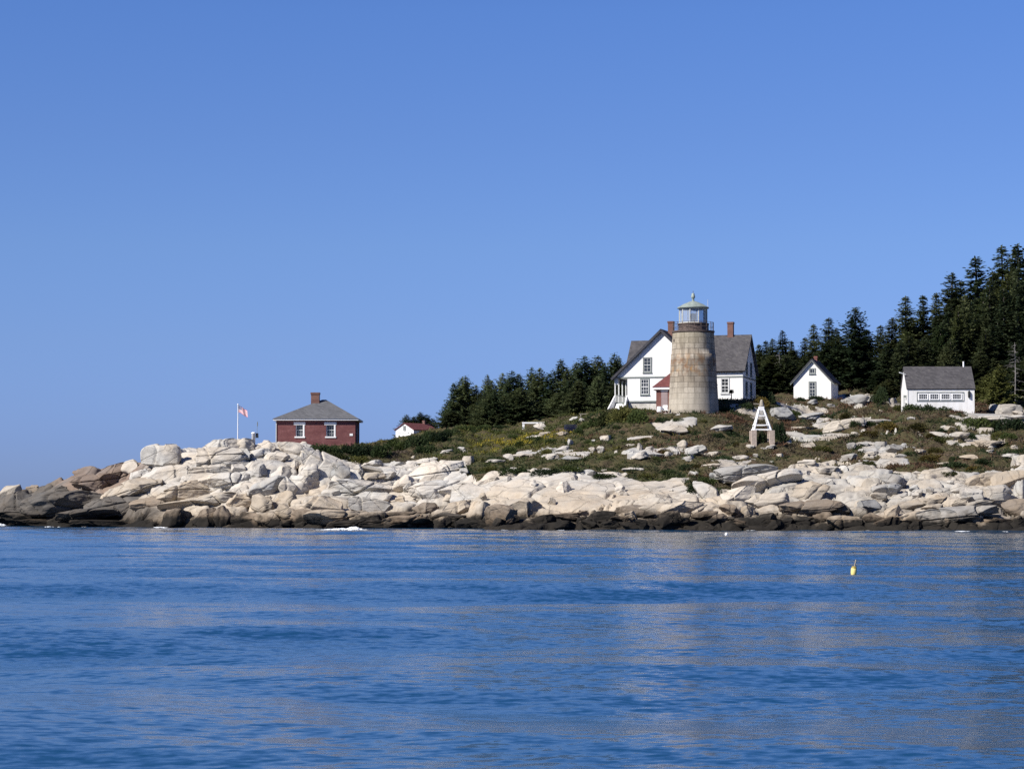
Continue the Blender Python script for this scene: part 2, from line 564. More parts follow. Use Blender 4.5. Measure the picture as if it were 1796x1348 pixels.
def water_mat():
    t = NT('sea_water', 0.15, 0.5)
    t.b.inputs['IOR'].default_value = 1.333
    p = t.pos(); x = t.xyz(p)
    t.col((.006, .048, .112))
    gust = t.mr(t.noise(.05, t.cmb(t.math('MULTIPLY', x[0], .4), x[1], 0.0), 3), .3, .7, .8, 1.12)
    acc = None
    for scale, sx, k, det in ((.85, .55, .12, 2), (2.6, .6, .22, 2), (7.0, .7, .42, 3)):
        q = t.new('ShaderNodeTexNoise'); q.inputs['Scale'].default_value = scale; q.inputs['Detail'].default_value = det
        t.l.new(t.cmb(t.math('MULTIPLY', x[0], sx), x[1], scale), q.inputs['Vector'])
        c = t.new('ShaderNodeVectorMath', operation='SUBTRACT'); t.l.new(q.outputs['Color'], c.inputs[0]); c.inputs[1].default_value = (.5, .5, .5)
        m = t.new('ShaderNodeVectorMath', operation='MULTIPLY'); t.l.new(c.outputs[0], m.inputs[0]); m.inputs[1].default_value = (k * .6, k, 0)
        if acc is None: acc = m.outputs[0]
        else:
            a = t.new('ShaderNodeVectorMath', operation='ADD'); t.l.new(acc, a.inputs[0]); t.l.new(m.outputs[0], a.inputs[1]); acc = a.outputs[0]
    g = t.new('ShaderNodeVectorMath', operation='SCALE'); t.l.new(acc, g.inputs[0]); t.l.new(t.math('MULTIPLY', gust, t.mr(x[1], 50, 190, 1.0, .62)), g.inputs['Scale'])
    t.l.new(t.mr(x[1], 60, 190, .15, .105), t.b.inputs['Roughness'])      # calmer in the lee of the island
    geo = t.new('ShaderNodeNewGeometry')
    a = t.new('ShaderNodeVectorMath', operation='ADD'); t.l.new(geo.outputs['Normal'], a.inputs[0]); t.l.new(g.outputs[0], a.inputs[1])
    n = t.new('ShaderNodeVectorMath', operation='NORMALIZE'); t.l.new(a.outputs[0], n.inputs[0])
    t.l.new(n.outputs[0], t.b.inputs['Normal'])
    return t.m
M['water'] = water_mat()
def foam_mat():
    t = NT('sea_foam', 0.8, 0.2)
    t.col(t.ramp(t.noise(4.0, t.pos(), 4), [(.3, (.55, .62, .68)), (.6, (.8, .82, .83))]))
    return t.m
M['foam'] = foam_mat()

# ------------------------------------------------------------------ the island: height field
# per photo column: shore row, then (row, distance) of rock top, mid slope, crest; then ground heights behind at 300, 390, 470 m
COLS = [
    (-420, 921, (900, 262), (890, 266), (880, 270), -3, -3, -3),
    (-60, 922, (893, 258), (868, 262), (858, 268), -3, -3, -3),
    (0, 922, (895, 256), (872, 260), (861, 266), -3, -3, -3),
    (60, 923, (892, 252), (873, 257), (863, 264), -3, -3, -3),
    (120, 924, (890, 245), (858, 251), (838, 258), -1, -3, -3),
    (200, 924, (880, 242), (847, 248), (824, 256), 0, -3, -3),
    (255, 925, (870, 238), (825, 244), (796, 250), 2, -3, -3),
    (330, 925.5, (868, 236), (825, 241), (788, 248), 4, -1, -3),
    (420, 926.5, (868, 231), (818, 237), (778, 246), 6.5, 3, -3),
    (500, 927, (872, 228), (822, 236), (780, 250), 8, 5, -3),
    (600, 928, (880, 224), (828, 236), (787, 255), 9.3, 8, -1),
    (650, 928.3, (884, 223), (828, 236), (780, 262), 9.8, 10, 2),
    (700, 928.5, (885, 222), (828, 236), (778, 266), 10.5, 13.2, 8),
    (800, 928.5, (885, 220), (825, 232), (750, 276), 13, 14, 12),
    (900, 929, (882, 216), (838, 224), (750, 276), 13.5, 15, 13),
    (1000, 929, (885, 214), (836, 222), (738, 266), 14.5, 15, 13),
    (1080, 929, (885, 214), (838, 222), (722, 255), 15, 15, 13),
    (1170, 929.5, (888, 213), (842, 221), (729, 249), 15.2, 16, 13),
    (1260, 930, (890, 210), (852, 218), (726, 252), 15.8, 16, 13),
    (1340, 930, (890, 209), (842, 222), (705, 262), 16.5, 17, 14),
    (1420, 930, (890, 208), (834, 222), (702, 266), 17, 18, 14),
    (1500, 930.5, (890, 207), (828, 222), (692, 270), 18, 19, 15),
    (1600, 931, (890, 206), (842, 218), (714, 256), 18, 20, 15),
    (1700, 931.5, (890, 205), (834, 219), (729, 254), 18, 21, 15),
    (1796, 931.5, (890, 205), (818, 222), (726, 257), 18, 22, 15),
    (2260, 932, (890, 205), (818, 222), (726, 257), 18, 22, 15),
]
VEG = [(-420, 700), (520, 700), (528, 792), (600, 806), (650, 812), (700, 812), (790, 815), (840, 840), (900, 838), (1000, 834), (1100, 838), (1180, 846), (1240, 868), (1300, 848), (1400, 832), (1490, 826), (1580, 838), (1640, 850), (1700, 832), (1796, 814), (2260, 810)]
US = np.arange(-420, 2221, 2.5)
YS = np.concatenate([np.arange(186, 262, .125), np.arange(262, 300, .5), np.arange(300, 482, 3.0)])
def row_z(py, Y):
    b = (674.0 - py) / F
    return CAM_H + Y * (ST + CT * b) / (CT - ST * b)
def shore_y(py):
    b = (674.0 - py) / F
    return -CAM_H * (CT - ST * b) / (ST + CT * b)
cu = np.array([c[0] for c in COLS], float)
LY, LZ = [], []
for c in COLS:
    y0 = shore_y(c[1])
    ys = [y0 - 40, y0, c[2][1], c[3][1], c[4][1], 300, 390, 470, 490]
    zs = [-9, 0.0] + [row_z(*c[k]) for k in (2, 3, 4)] + [c[5], c[6], c[7], -4]
    LY.append(ys); LZ.append(zs)
LY, LZ = np.array(LY), np.array(LZ)
ker = np.hanning(25); ker /= ker.sum()
def along(a):
    v = np.interp(US, cu, a)
    return np.convolve(np.pad(v, 12, mode='edge'), ker, mode='valid')
KY = np.stack([along(LY[:, k]) for k in range(LY.shape[1])], 1)
KZ = np.stack([along(LZ[:, k]) for k in range(LZ.shape[1])], 1)
ZB = np.zeros((len(US), len(YS)))
for i in range(len(US)):
    ZB[i] = np.interp(YS, KY[i], KZ[i])
UU, YY = np.meshgrid(US, YS, indexing='ij')
XX = (UU - 898.0) / F * (CT * YY + ST * (ZB - CAM_H))
PX, PY = to_px(XX, YY, ZB)
veg_row = np.interp(US, [v[0] for v in VEG], [v[1] for v in VEG])
edge = PY - veg_row[:, None] + fbm(XX * .35, YY * .35, seed=3) * 9
ROCKM = sstep(-3, 4, edge)
crest_y = KY[:, 4][:, None]
ROCKM = np.where((UU < 560) & (YY > crest_y - 6), np.maximum(ROCKM, sstep(600, 520, UU + 0 * YY)), ROCKM)
ROCKM = np.where((UU > 700) & (YY > crest_y + 4), 0.0, ROCKM)
# bare bedrock showing through the scrub
bare = fbm(XX * .16, YY * .30, seed=41) + .45 * fbm(XX * .6, YY * .8, seed=43)
spots = sstep(.62, .72, bare) * sstep(1020, 1180, UU) * (1 - sstep(8, 0, np.abs(UU - 1216) / 6.0))
for ox_, oy_, wx_, wy_ in ((1385, 722, 56, 8), (1478, 742, 50, 7), (1500, 700, 34, 9), (1185, 752, 34, 5), (965, 797, 60, 5), (1160, 793, 56, 6), (1300, 826, 66, 13), (1545, 790, 48, 11), (1745, 732, 60, 8), (1720, 772, 44, 8), (1425, 822, 50, 10)):
    spots = np.maximum(spots, sstep(1.15, .75, np.hypot((PX - ox_) / wx_, (PY - oy_) / wy_) + .55 * fbm(XX * .8, YY * .8, seed=47)))
ROCKM = np.maximum(ROCKM, spots * sstep(crest_y + 10, crest_y + 2, YY))
# relief of the ledges: jointed slabs at three sizes
wx, wy = fbm(XX * .15, YY * .15, seed=5) * 1.6, fbm(XX * .15, YY * .15, seed=9) * 1.2
rel = 0
for (ax, ay, off, tilt, dome, crk, cw, sd) in ((7.5, 3.8, .6, .28, .5, .95, .045, 21), (3.0, 1.7, .26, .16, .18, .42, .05, 33), (1.1, .7, .04, .05, .05, .06, .08, 47)):
    f1, f2, h1, h2, h3, ox, oy = voro((XX + wx) / ax, (YY + wy) / ay, sd)
    rel = rel + (h1 - .5) * 2 * off + (h2 - .5) * 2 * tilt * ox + (h3 - .5) * 2 * tilt * oy + dome * (1 - f1 * f1 * 1.4) - crk * np.exp(-((f2 - f1) / cw) ** 2)
rel = rel + fbm(XX * 1.3, YY * 1.3, seed=71) * .06
rel = rel * (1 + .45 * sstep(893, 905, PY))
# the great whaleback: one smooth hump, a few long open joints, and a broken foot
wfoot = np.interp(UU, [830, 880, 960, 1030, 1130, 1200, 1262], [884, 900, 905, 903, 896, 880, 870])
wm = sstep(836, 856, UU + fbm(XX * .5, YY * .5, seed=61) * 8) * sstep(1262, 1235, UU) * sstep(wfoot + 3, wfoot - 2, PY + fbm(XX * .6, YY * .2, seed=62) * 3)
f1, f2, h1, h2, h3, ox, oy = voro((XX + wx * .7) / 6.2 + .3, (YY + wy) / 3.0, 64)
smooth = .45 + (h1 - .5) * .34 + (h2 - .5) * .22 * ox + .20 * (1 - f1 * f1 * 1.5) - .62 * np.exp(-((f2 - f1) / .034) ** 2) + fbm(XX * .35, YY * .5, seed=66) * .14
f1, f2, h1, h2, h3, ox, oy = voro((XX + wx) / 2.4, (YY + wy) / 1.3, 67)
smooth = smooth + ((h1 - .5) * .10 - .16 * np.exp(-((f2 - f1) / .04) ** 2)) * sstep(.1, .5, fbm(XX * .2, YY * .4, seed=68))
rel = rel * (1 - wm) + smooth * wm
lumps = fbm(XX * .3, YY * .3, seed=12) * .48 + fbm(XX * .9, YY * .9, seed=13) * .20
amp = sstep(-.6, 1.2, ZB)
whale = sstep(790, 870, UU)
ZT = ZB + ROCKM * (rel - (.45 * sstep(560, 700, UU) + .5) * (1 - whale) * sstep(-6, 6, edge)) * (.28 + .72 * sstep(-14, 2, edge)) * (.85 + .15 * amp) + (1 - ROCKM) * lumps * sstep(0, 3, ZB)
NU, NY = len(US), len(YS)
# ground levelled off round the buildings
for px, py, Yf, rad in ((1216, 728, 250, 4.6), (1285, 704, 257, 4.5), (1160, 727, 250, 2.6), (1338, 777, 236, 2.2), (1648, 727, 258, 5), (1425, 702, 268, 4)):
    c_ = at(px, py, Yf)
    xx = (UU - 898.0) / F * YY
    w_ = sstep(1.9, .9, np.hypot(xx - c_.x, YY - c_.y) / rad)
    ZT = ZT * (1 - w_) + w_ * (c_.z + .12 * (ZT - ZB))

def ground(X, Y):
    """height of the ground at X, Y (scalars or arrays)"""
    X = np.asarray(X, float); Y = np.asarray(Y, float)
    u = 898.0 + X / Y * F / CT * .9985
    for _ in range(2):
        i = np.clip((u - US[0]) / 2.5, 0, NU - 1.001); j = np.clip(np.searchsorted(YS, Y) - 1, 0, NY - 2)
        i0 = i.astype(int); fi = i - i0; fj = np.clip((Y - YS[j]) / (YS[j + 1] - YS[j]), 0, 1)
        z = (ZT[i0, j] * (1 - fj) + ZT[i0, j + 1] * fj) * (1 - fi) + (ZT[i0 + 1, j] * (1 - fj) + ZT[i0 + 1, j + 1] * fj) * fi
        u = 898.0 + F * X / (CT * Y + ST * (z - CAM_H))
    return z

_ysw = np.arange(196, 420, .1)
def hit(px, py):
    """where the line of sight of a photo pixel meets the ground (or the water in front of it)"""
    d = ray(px, py)
    X = d.x * _ysw / d.y; Z = CAM_H + d.z * _ysw / d.y
    g = ground(X, _ysw)
    k = np.argmax(g >= Z) if (g >= Z).any() else int(np.argmin(Z - g))
    return Vector((X[k], _ysw[k], float(g[k])))

# colours of the living rock by place (real differences of the stone)
PALE, TAN, GREY, BROWN, DARK = (.47, .442, .398), (.385, .34, .28), (.34, .333, .318), (.235, .198, .16), (.115, .107, .098)
RED = (.20, .16, .135)
def mixc(a, b, f):
    return np.asarray(a) * (1 - f[..., None]) + np.asarray(b) * f[..., None]
tone = np.zeros(ZT.shape + (3,)) + np.array(PALE)
nz = fbm(XX * .12, YY * .3, seed=81)
tone = mixc(tone, TAN, sstep(850, 885, PY + nz * 18) * .8)
tone = mixc(tone, GREY, sstep(.15, .6, fbm(XX * .2, YY * .2, seed=83)) * .6 * sstep(880, 840, PY))
tone = mixc(tone, GREY, sstep(2, -10, edge) * .6)
tone = mixc(tone, (.345, .322, .285), sstep(1220, 1300, PX + nz * 20) * (.45 + .4 * sstep(-.3, .4, fbm(XX * .25, YY * .4, seed=85))))
tone = mixc(tone, DARK, sstep(300, 215, PX - (PY - 880) * .9 + nz * 30) * sstep(835, 868, PY + nz * 10))
tone = mixc(tone, RED, sstep(275, 225, PX + nz * 20) * sstep(872, 850, PY + nz * 10))
tone = mixc(tone, DARK, sstep(108, 80, PX))

def grid_faces(mask):
    idx = np.arange(NU * NY).reshape(NU, NY)
    a, b, c, d = idx[:-1, :-1], idx[1:, :-1], idx[1:, 1:], idx[:-1, 1:]
    q = np.stack([a, b, c, d], -1)
    return q[mask]
def sub_mesh(name, mask, mat, attr=None):
    q = grid_faces(mask)
    used, inv = np.unique(q.ravel(), return_inverse=True)
    V = np.stack([XT.ravel(), YY.ravel(), ZT.ravel()], 1)[used]
    me = np_mesh(name, V, inv.reshape(q.shape), True, mat)
    if attr is not None:
        ca = me.color_attributes.new('tone', 'FLOAT_COLOR', 'POINT')
        cc = np.ones((len(used), 4), np.float32); cc[:, :3] = attr.reshape(-1, 3)[used]
        ca.data.foreach_set('color', cc.ravel())
    return me
XT = (UU - 898.0) / F * (CT * YY + ST * (ZT - CAM_H))
fm = (ROCKM[:-1, :-1] + ROCKM[1:, 1:]) * .5
fz = np.maximum(ZT[:-1, :-1], ZT[1:, 1:])
keep = fz > -1.6
tag(link('rocky_shore', sub_mesh('rocky_shore', keep & (fm >= .5), M['ledge'], tone)), kind='structure')
tag(link('hillside', sub_mesh('hillside', keep & (fm < .5), M['ground'])), kind='structure')

# ------------------------------------------------------------------ the sea
def sea():
    ri = [0.0, 4.0, 8.0] + list(12.0 * np.exp(np.arange(0, math.log(268 / 12.0), .0042)))
    while ri[-1] < 12000: ri.append(ri[-1] * 1.06)
    ri = np.array(ri)
    fine = np.arange(-15.5, 15.51, .048)                # degrees from straight ahead
    coarse_l = np.arange(-180, -15.5, 4.0); coarse_r = np.arange(19.5, 180, 4.0)
    an = np.radians(np.concatenate([coarse_l, fine, coarse_r]))
    rr, aa = np.meshgrid(ri, an, indexing='ij')
    X, Y = rr * np.sin(aa), rr * np.cos(aa)
    Z = np.zeros_like(X)
    r2 = np.random.default_rng(5)
    fade = np.clip(1.5 - rr / 700, 0.0, 1)
    for lam, amp_, n in ((19, .085, 3), (9.5, .052, 4), (4.8, .013, 6), (2.4, .0045, 7)):
        for k in range(n):
            th = r2.normal(R(97), R(20) if lam > 8 else R(34) if lam > 2 else R(50))
            L = lam * r2.uniform(.75, 1.3)
            kx, ky = math.cos(th) * 2 * math.pi / L, math.sin(th) * 2 * math.pi / L
            ph = kx * X + ky * Y + r2.uniform(0, 6.28) + 1.2 * vnoise(X / (L * 3.1), Y / (L * 2.3), seed=k + int(lam * 7))
            group = .55 + .45 * vnoise(X / (L * 4), Y / (L * 2.2), seed=90 + k + int(lam * 5))
            s_ = np.sin(ph)
            Z = Z + amp_ * group * (s_ + .25 * np.cos(2 * ph)) * np.clip((L / (.0042 * np.maximum(rr, 1)) - 2) / 2, 0, 1)
    Z *= fade
    # the swell dies at the rocks
    n_r, n_a = X.shape
    idx = np.arange(n_r * n_a).reshape(n_r, n_a)
    q = np.stack([idx[:-1, :], idx[1:, :], np.roll(idx, -1, 1)[1:, :], np.roll(idx, -1, 1)[:-1, :]], -1).reshape(-1, 4)
    me = np_mesh('sea', np.stack([X.ravel(), Y.ravel(), Z.ravel()], 1), q[:, ::-1], True, M['water'])
    tag(link('sea', me), kind='structure')
sea()

# ------------------------------------------------------------------ buildings: helpers
def wall_window(parent, o, ux, un, w, h, cols, rows, frame='greytrim', sash='paleframe', fw=.11, name='window', sill=True, sash_bar=True):
    """a window hung on a wall: o = centre of its foot on the wall face, ux along the wall, un out of it"""
    o, ux, un = Vector(o), Vector(ux), Vector(un)
    up = Vector((0, 0, 1))
    def bx(mb, a0, a1, d0, d1, z0, z1):
        p = [o + ux * a0 + un * d0 + up * z0, o + ux * a1 + un * d0 + up * z0, o + ux * a1 + un * d0 + up * z1, o + ux * a0 + un * d0 + up * z1]
        mb.prism(p, un * (d1 - d0))
    f = MB()
    bx(f, -w / 2 - fw, -w / 2, .003, .07, -fw, h + fw); bx(f, w / 2, w / 2 + fw, .003, .07, -fw, h + fw)
    bx(f, -w / 2, w / 2, .003, .068, h, h + fw); bx(f, -w / 2, w / 2, .003, .068, -fw, 0)
    if sill: bx(f, -w / 2 - fw * 1.4, w / 2 + fw * 1.4, .004, .12, -fw * 1.6, -fw - .002)
    fr = f.build(name, M[frame], parent)
    g = MB(); bx(g, -w / 2, w / 2, .002, .012, 0, h)
    g.build('pane', M['glass'], fr)
    s = MB(); b = .045
    bx(s, -w / 2, -w / 2 + b, .015, .05, 0, h); bx(s, w / 2 - b, w / 2, .015, .05, 0, h)
    bx(s, -w / 2 + b, w / 2 - b, .015, .049, 0, b); bx(s, -w / 2 + b, w / 2 - b, .015, .049, h - b, h)
    if sash_bar: bx(s, -w / 2 + b, w / 2 - b, .015, .048, h / 2 - .035, h / 2 + .035)
    for i in range(1, cols):
        x = -w / 2 + w * i / cols
        bx(s, x - .016, x + .016, .015, .040, b, h - b)
    for j in range(1, rows):
        z = h * j / rows
        if sash_bar and abs(z - h / 2) < .05: continue
        bx(s, -w / 2 + b, w / 2 - b, .015, .038, z - .016, z + .016)
    s.build('sash', M[sash], fr)
    return fr

def chimney(parent, x, y, z0, z1, w=.6, mat='brick_chimney'):
    m = MB().box(x - w / 2, x + w / 2, y - w / 2, y + w / 2, z0, z1 - .22)
    c = m.build('chimney', M[mat], parent)
    MB().box(x - w / 2 - .05, x + w / 2 + .05, y - w / 2 - .05, y + w / 2 + .05, z1 - .22, z1).build('chimney_cap', M[mat], c)
    return c

# ------------------------------------------------------------------ keeper's house
def keepers_house():
    loc = at(1303, 703, 262)
    t = thing('keepers_house', 'big white gabled keeper house with dark roof and two brick chimneys, behind stone tower', 'house', loc, R(-16))
    XL, XR = -13.1, 0.0
    w = MB()
    # main block, ridge along x
    w.prism([(-8, 0, 0), (-8, 8.4, 0), (-8, 8.4, 3.75), (-8, 4.2, 7.62), (-8, 0, 3.75)], (8, 0, 0))
    # rear left wing, a little lower
    w.prism([(-13.6, .8, 0), (-13.6, 7.6, 0), (-13.6, 7.6, 3.6), (-13.6, 4.2, 7.2), (-13.6, .8, 3.6)], (5.59, 0, 0))
    # gabled front wing: lower storey, then the gable that spreads over the porch
    w.box(-13.1, -5.0, -1.5, .79, 0, 2.75)
    w.prism([(-14.3, -1.5, 2.753), (-4.9, -1.5, 2.753), (-4.9, -1.5, 4.05), (-9.1, -1.5, 8.0), (-14.3, -1.5, 3.1)], (0, 5.6, 0))
    wall = w.build('wall', M['white_wall'], t)
    fd = MB()
    fd.box(-13.0, -5.1, -1.4, .7, -2.0, -.003); fd.box(-7.9, -.08, .08, 8.3, -2.5, -.003); fd.box(-12.5, -8.0, .9, 7.5, -2.5, -.003)
    fd.build('foundation', M['foundation'], t)
    tr = MB()
    tr.box(-14.3, -4.9, -1.56, -1.503, 2.70, 2.86)             # belt course of the gable
    tr.box(-4.89, .05, -.055, -.003, 2.70, 2.86)               # belt course of the right wing
    tr.box(.003, .06, .0, 8.4, 2.70, 2.86)
    tr.box(-13.12, -5.0, -1.55, -1.503, -.06, .10)
    tr.box(-4.9, .02, -.05, -.003, -.06, .10)
    tr.build('trim', M['greytrim'], t)
    rf = MB()
    rf.slab([(-8.2, -.42, 3.42), (.32, -.42, 3.42), (.32, 4.2, 7.86), (-8.2, 4.2, 7.86)], .2)
    rf.slab([(-8.2, 8.82, 3.42), (.32, 8.82, 3.42), (.32, 4.2, 7.859), (-8.2, 4.2, 7.859)], .2)
    rf.slab([(-13.95, .45, 3.35), (-8.0, .45, 3.35), (-8.0, 4.2, 7.42), (-13.95, 4.2, 7.42)], .2)
    rf.slab([(-13.95, 7.95, 3.35), (-8.0, 7.95, 3.35), (-8.0, 4.2, 7.419), (-13.95, 4.2, 7.419)], .2)
    roof = rf.build('roof', M['slate'], t)
    r2 = MB()
    r2.slab([(-15.0, -1.95, 2.68), (-15.0, 4.3, 2.68), (-9.1, 4.3, 8.28), (-9.1, -1.95, 8.28)], .26)
    r2.slab([(-4.45, -1.95, 3.88), (-4.45, 4.3, 3.88), (-9.1, 4.3, 8.279), (-9.1, -1.95, 8.279)], .26)
    r2.build('gable_roof', M['slate_dark'], t)
    chimney(t, -8.55, 1.2, 7.0, 9.35, .62); chimney(t, -2.15, 4.2, 7.0, 9.35, .66)
    X, N = (1, 0, 0), (0, -1, 0)
    wall_window(t, (-10.75, -1.5, 3.42), X, N, .82, 1.55, 2, 4, sash='paleframe')
    wall_window(t, (-11.05, -1.5, .86), X, N, .86, 1.68, 3, 4, sash='white')
    wall_window(t, (-7.3, -1.5, 3.42), X, N, .82, 1.55, 2, 4)
    wall_window(t, (-2.05, 0, .98), X, N, .80, 1.58, 2, 4, frame='paleframe', sash='white')
    for y, z, h in ((2.4, 3.2, 1.35), (5.2, 3.2, 1.35), (2.2, .85, 1.4), (5.2, .85, 1.4)):
        wall_window(t, (0, y, z), (0, 1, 0), (1, 0, 0), .85, h, 2, 4, frame='greytrim', sash='greytrim')
    # porch under the long roof on the left, with its steps
    pf = MB().box(-14.75, -13.105, -1.4, 5.9, -.22, -.02)
    porch = pf.build('porch', M['greytrim'], t)
    for y in (-1.2, .6, 2.4, 4.2):
        MB().box(-14.68, -14.54, y - .07, y + .07, -.02, 2.78).build('post', M['paleframe'], porch)
    rl = MB()
    rl.box(-14.64, -14.58, -1.13, 5.9, .82, .88)
    for k in range(24):
        rl.box(-14.63, -14.60, -1.0 + k * .28, -.97 + k * .28, -.02, .82)
    rl.build('railing', M['paleframe'], porch)
    MB().box(-14.62, -14.2, -1.45, -1.30, 2.0, 2.752).build('bracket', M['paleframe'], porch)
    st = MB()
    for k in range(6):
        st.box(-14.35, -13.3, -1.45 - .3 * (k + 1), -1.45 - .3 * k - .004, -1.9, -.22 - .19 * k)
    steps = st.build('steps', M['white'], porch)
    for x, dx in ((-14.6, -.42), (-13.2, .12)):
        MB().prism([(x - .06, -1.42, .75), (x - .06, -1.42, -.4), (x - .06 + dx, -3.4, -1.75), (x - .06 + dx, -3.4, -1.0)], (.12, 0, 0)).build('stringer', M['white'], steps)
keepers_house()

# ------------------------------------------------------------------ lighthouse
def lighthouse():
    loc = at(1216.5, 729, 250)
    t = thing('lighthouse', 'stained granite lighthouse tower with glazed lantern in front of white house', 'lighthouse', loc)
    rb, rt, H = 2.68, 2.25, 8.92
    prof = []
    n = 15
    for k in range(n):
        f0, f1 = k / n, (k + 1) / n
        jog = (.05 if f1 < .74 else 0.0)
        prof += [(rb + (rt - rb) * f0 + jog, .46 + (H - .46) * f0 + .01), (rb + (rt - rb) * f1 + jog, .46 + (H - .46) * f1)]
    tw = MB().lathe(prof, 72)
    tw.lathe([(rb + .06, -2.0), (rb + .06, .44)], 72); tw.lathe([(rb + .06, .441), (rb - .1, .46)], 72)
    tw.build('tower', M['granite_tower'], t)
    MB().lathe([(rt - .1, H), (2.2, H + .003), (2.32, H + .12), (2.32, H + .26), (0.02, H + .262)], 72, False).build('gallery_deck', M['iron'], t)
    z = H + .265
    MB().lathe([(1.72, z), (1.72, z + .10), (1.62, z + .11), (1.62, z + .68), (1.72, z + .69), (1.72, z + .82), (.02, z + .822)], 48, False).build('watch_room', M['iron'], t)
    rail = MB()
    for hz in (.42, .92):
        a = [(2.2 * math.cos(2 * math.pi * i / 48), 2.2 * math.sin(2 * math.pi * i / 48), z + hz) for i in range(48)]
        for i in range(48): rail.tube(a[i], a[(i + 1) % 48], .022, n=5)
    rl = rail.build('gallery_railing', M['iron'], t)
    for i in range(20):
        a = 2 * math.pi * i / 20
        MB().tube((2.2 * math.cos(a), 2.2 * math.sin(a), z), (2.2 * math.cos(a), 2.2 * math.sin(a), z + .95), .028, n=6).build('railing_post', M['iron'], rl)
    zl, hl, r = z + .825, 1.62, 1.50
    lan = MB()
    for i in range(10):
        a = 2 * math.pi * (i + .5) / 10 - math.pi / 2
        lan.bar((r * math.cos(a), r * math.sin(a), zl), (r * math.cos(a), r * math.sin(a), zl + hl), .09)
    for zz in (zl + .05, zl + hl - .05):
        for i in range(10):
            a, b = 2 * math.pi * (i + .5) / 10 - math.pi / 2, 2 * math.pi * (i + 1.5) / 10 - math.pi / 2
            lan.bar((r * math.cos(a), r * math.sin(a), zz), (r * math.cos(b), r * math.sin(b), zz), .08)
    lan_o = lan.build('lantern_frame', M['cream_iron'], t)
    for i in range(10):
        a, b = 2 * math.pi * (i + .5) / 10 - math.pi / 2, 2 * math.pi * (i + 1.5) / 10 - math.pi / 2
        mid = ((a + b) / 2 + math.pi / 2) % (2 * math.pi)
        q = [(.985 * r * math.cos(a), .985 * r * math.sin(a), zl + .09), (.985 * r * math.cos(b), .985 * r * math.sin(b), zl + .09)]
        q += [(q[1][0], q[1][1], zl + hl - .09), (q[0][0], q[0][1], zl + hl - .09)]
        blind = 1.0 < mid < 2.3
        MB().prism(q, Vector((math.cos((a + b) / 2), math.sin((a + b) / 2), 0)) * -.02).build('lantern_pane', M['iron_pale'] if blind else M['lantern_glass'], lan_o)
    MB().lathe([(.02, zl), (.22, zl), (.22, zl + .35), (.30, zl + .42), (.36, zl + .75), (.30, zl + 1.05), (.02, zl + 1.12)], 20).build('lens', plain('lens_glass', (.30, .36, .38), .1, .1, 4, .5), t)
    zr = zl + hl
    MB().lathe([(1.46, zr), (1.72, zr + .02), (1.72, zr + .13), (1.62, zr + .17), (1.1, zr + .48), (.5, zr + .72), (.22, zr + .82), (.02, zr + .83)], 40).build('lantern_roof', M['iron_pale'], t)
    zb = zr + .8
    v = MB().lathe([(.16, zb), (.13, zb + .1), (.13, zb + .32), (.19, zb + .36), (.23, zb + .50), (.19, zb + .64), (.16, zb + .74), (.16, zb + .86), (.03, zb + .9)], 20).build('ventilator', M['iron_pale'], t)
    MB().tube((0, 0, zb + .88), (0, 0, zb + 1.15), .025).build('lightning_rod', M['iron'], v)
    MB().tube((1.6, 0, zr + .1), (1.6, 0, zr + 1.0), .022, n=6).build('aerial', M['paleframe'], t)
    b = MB(); b.box(-2.22, -2.06, -.95, -.72, 8.0, 8.25); b.tube((-2.1, -.84, 7.95), (-2.1, -.84, 7.6), .04)  # small dark iron bracket high on the left of the tower, no lamp
    b.build('tower_bracket', M['iron'], t)
lighthouse()

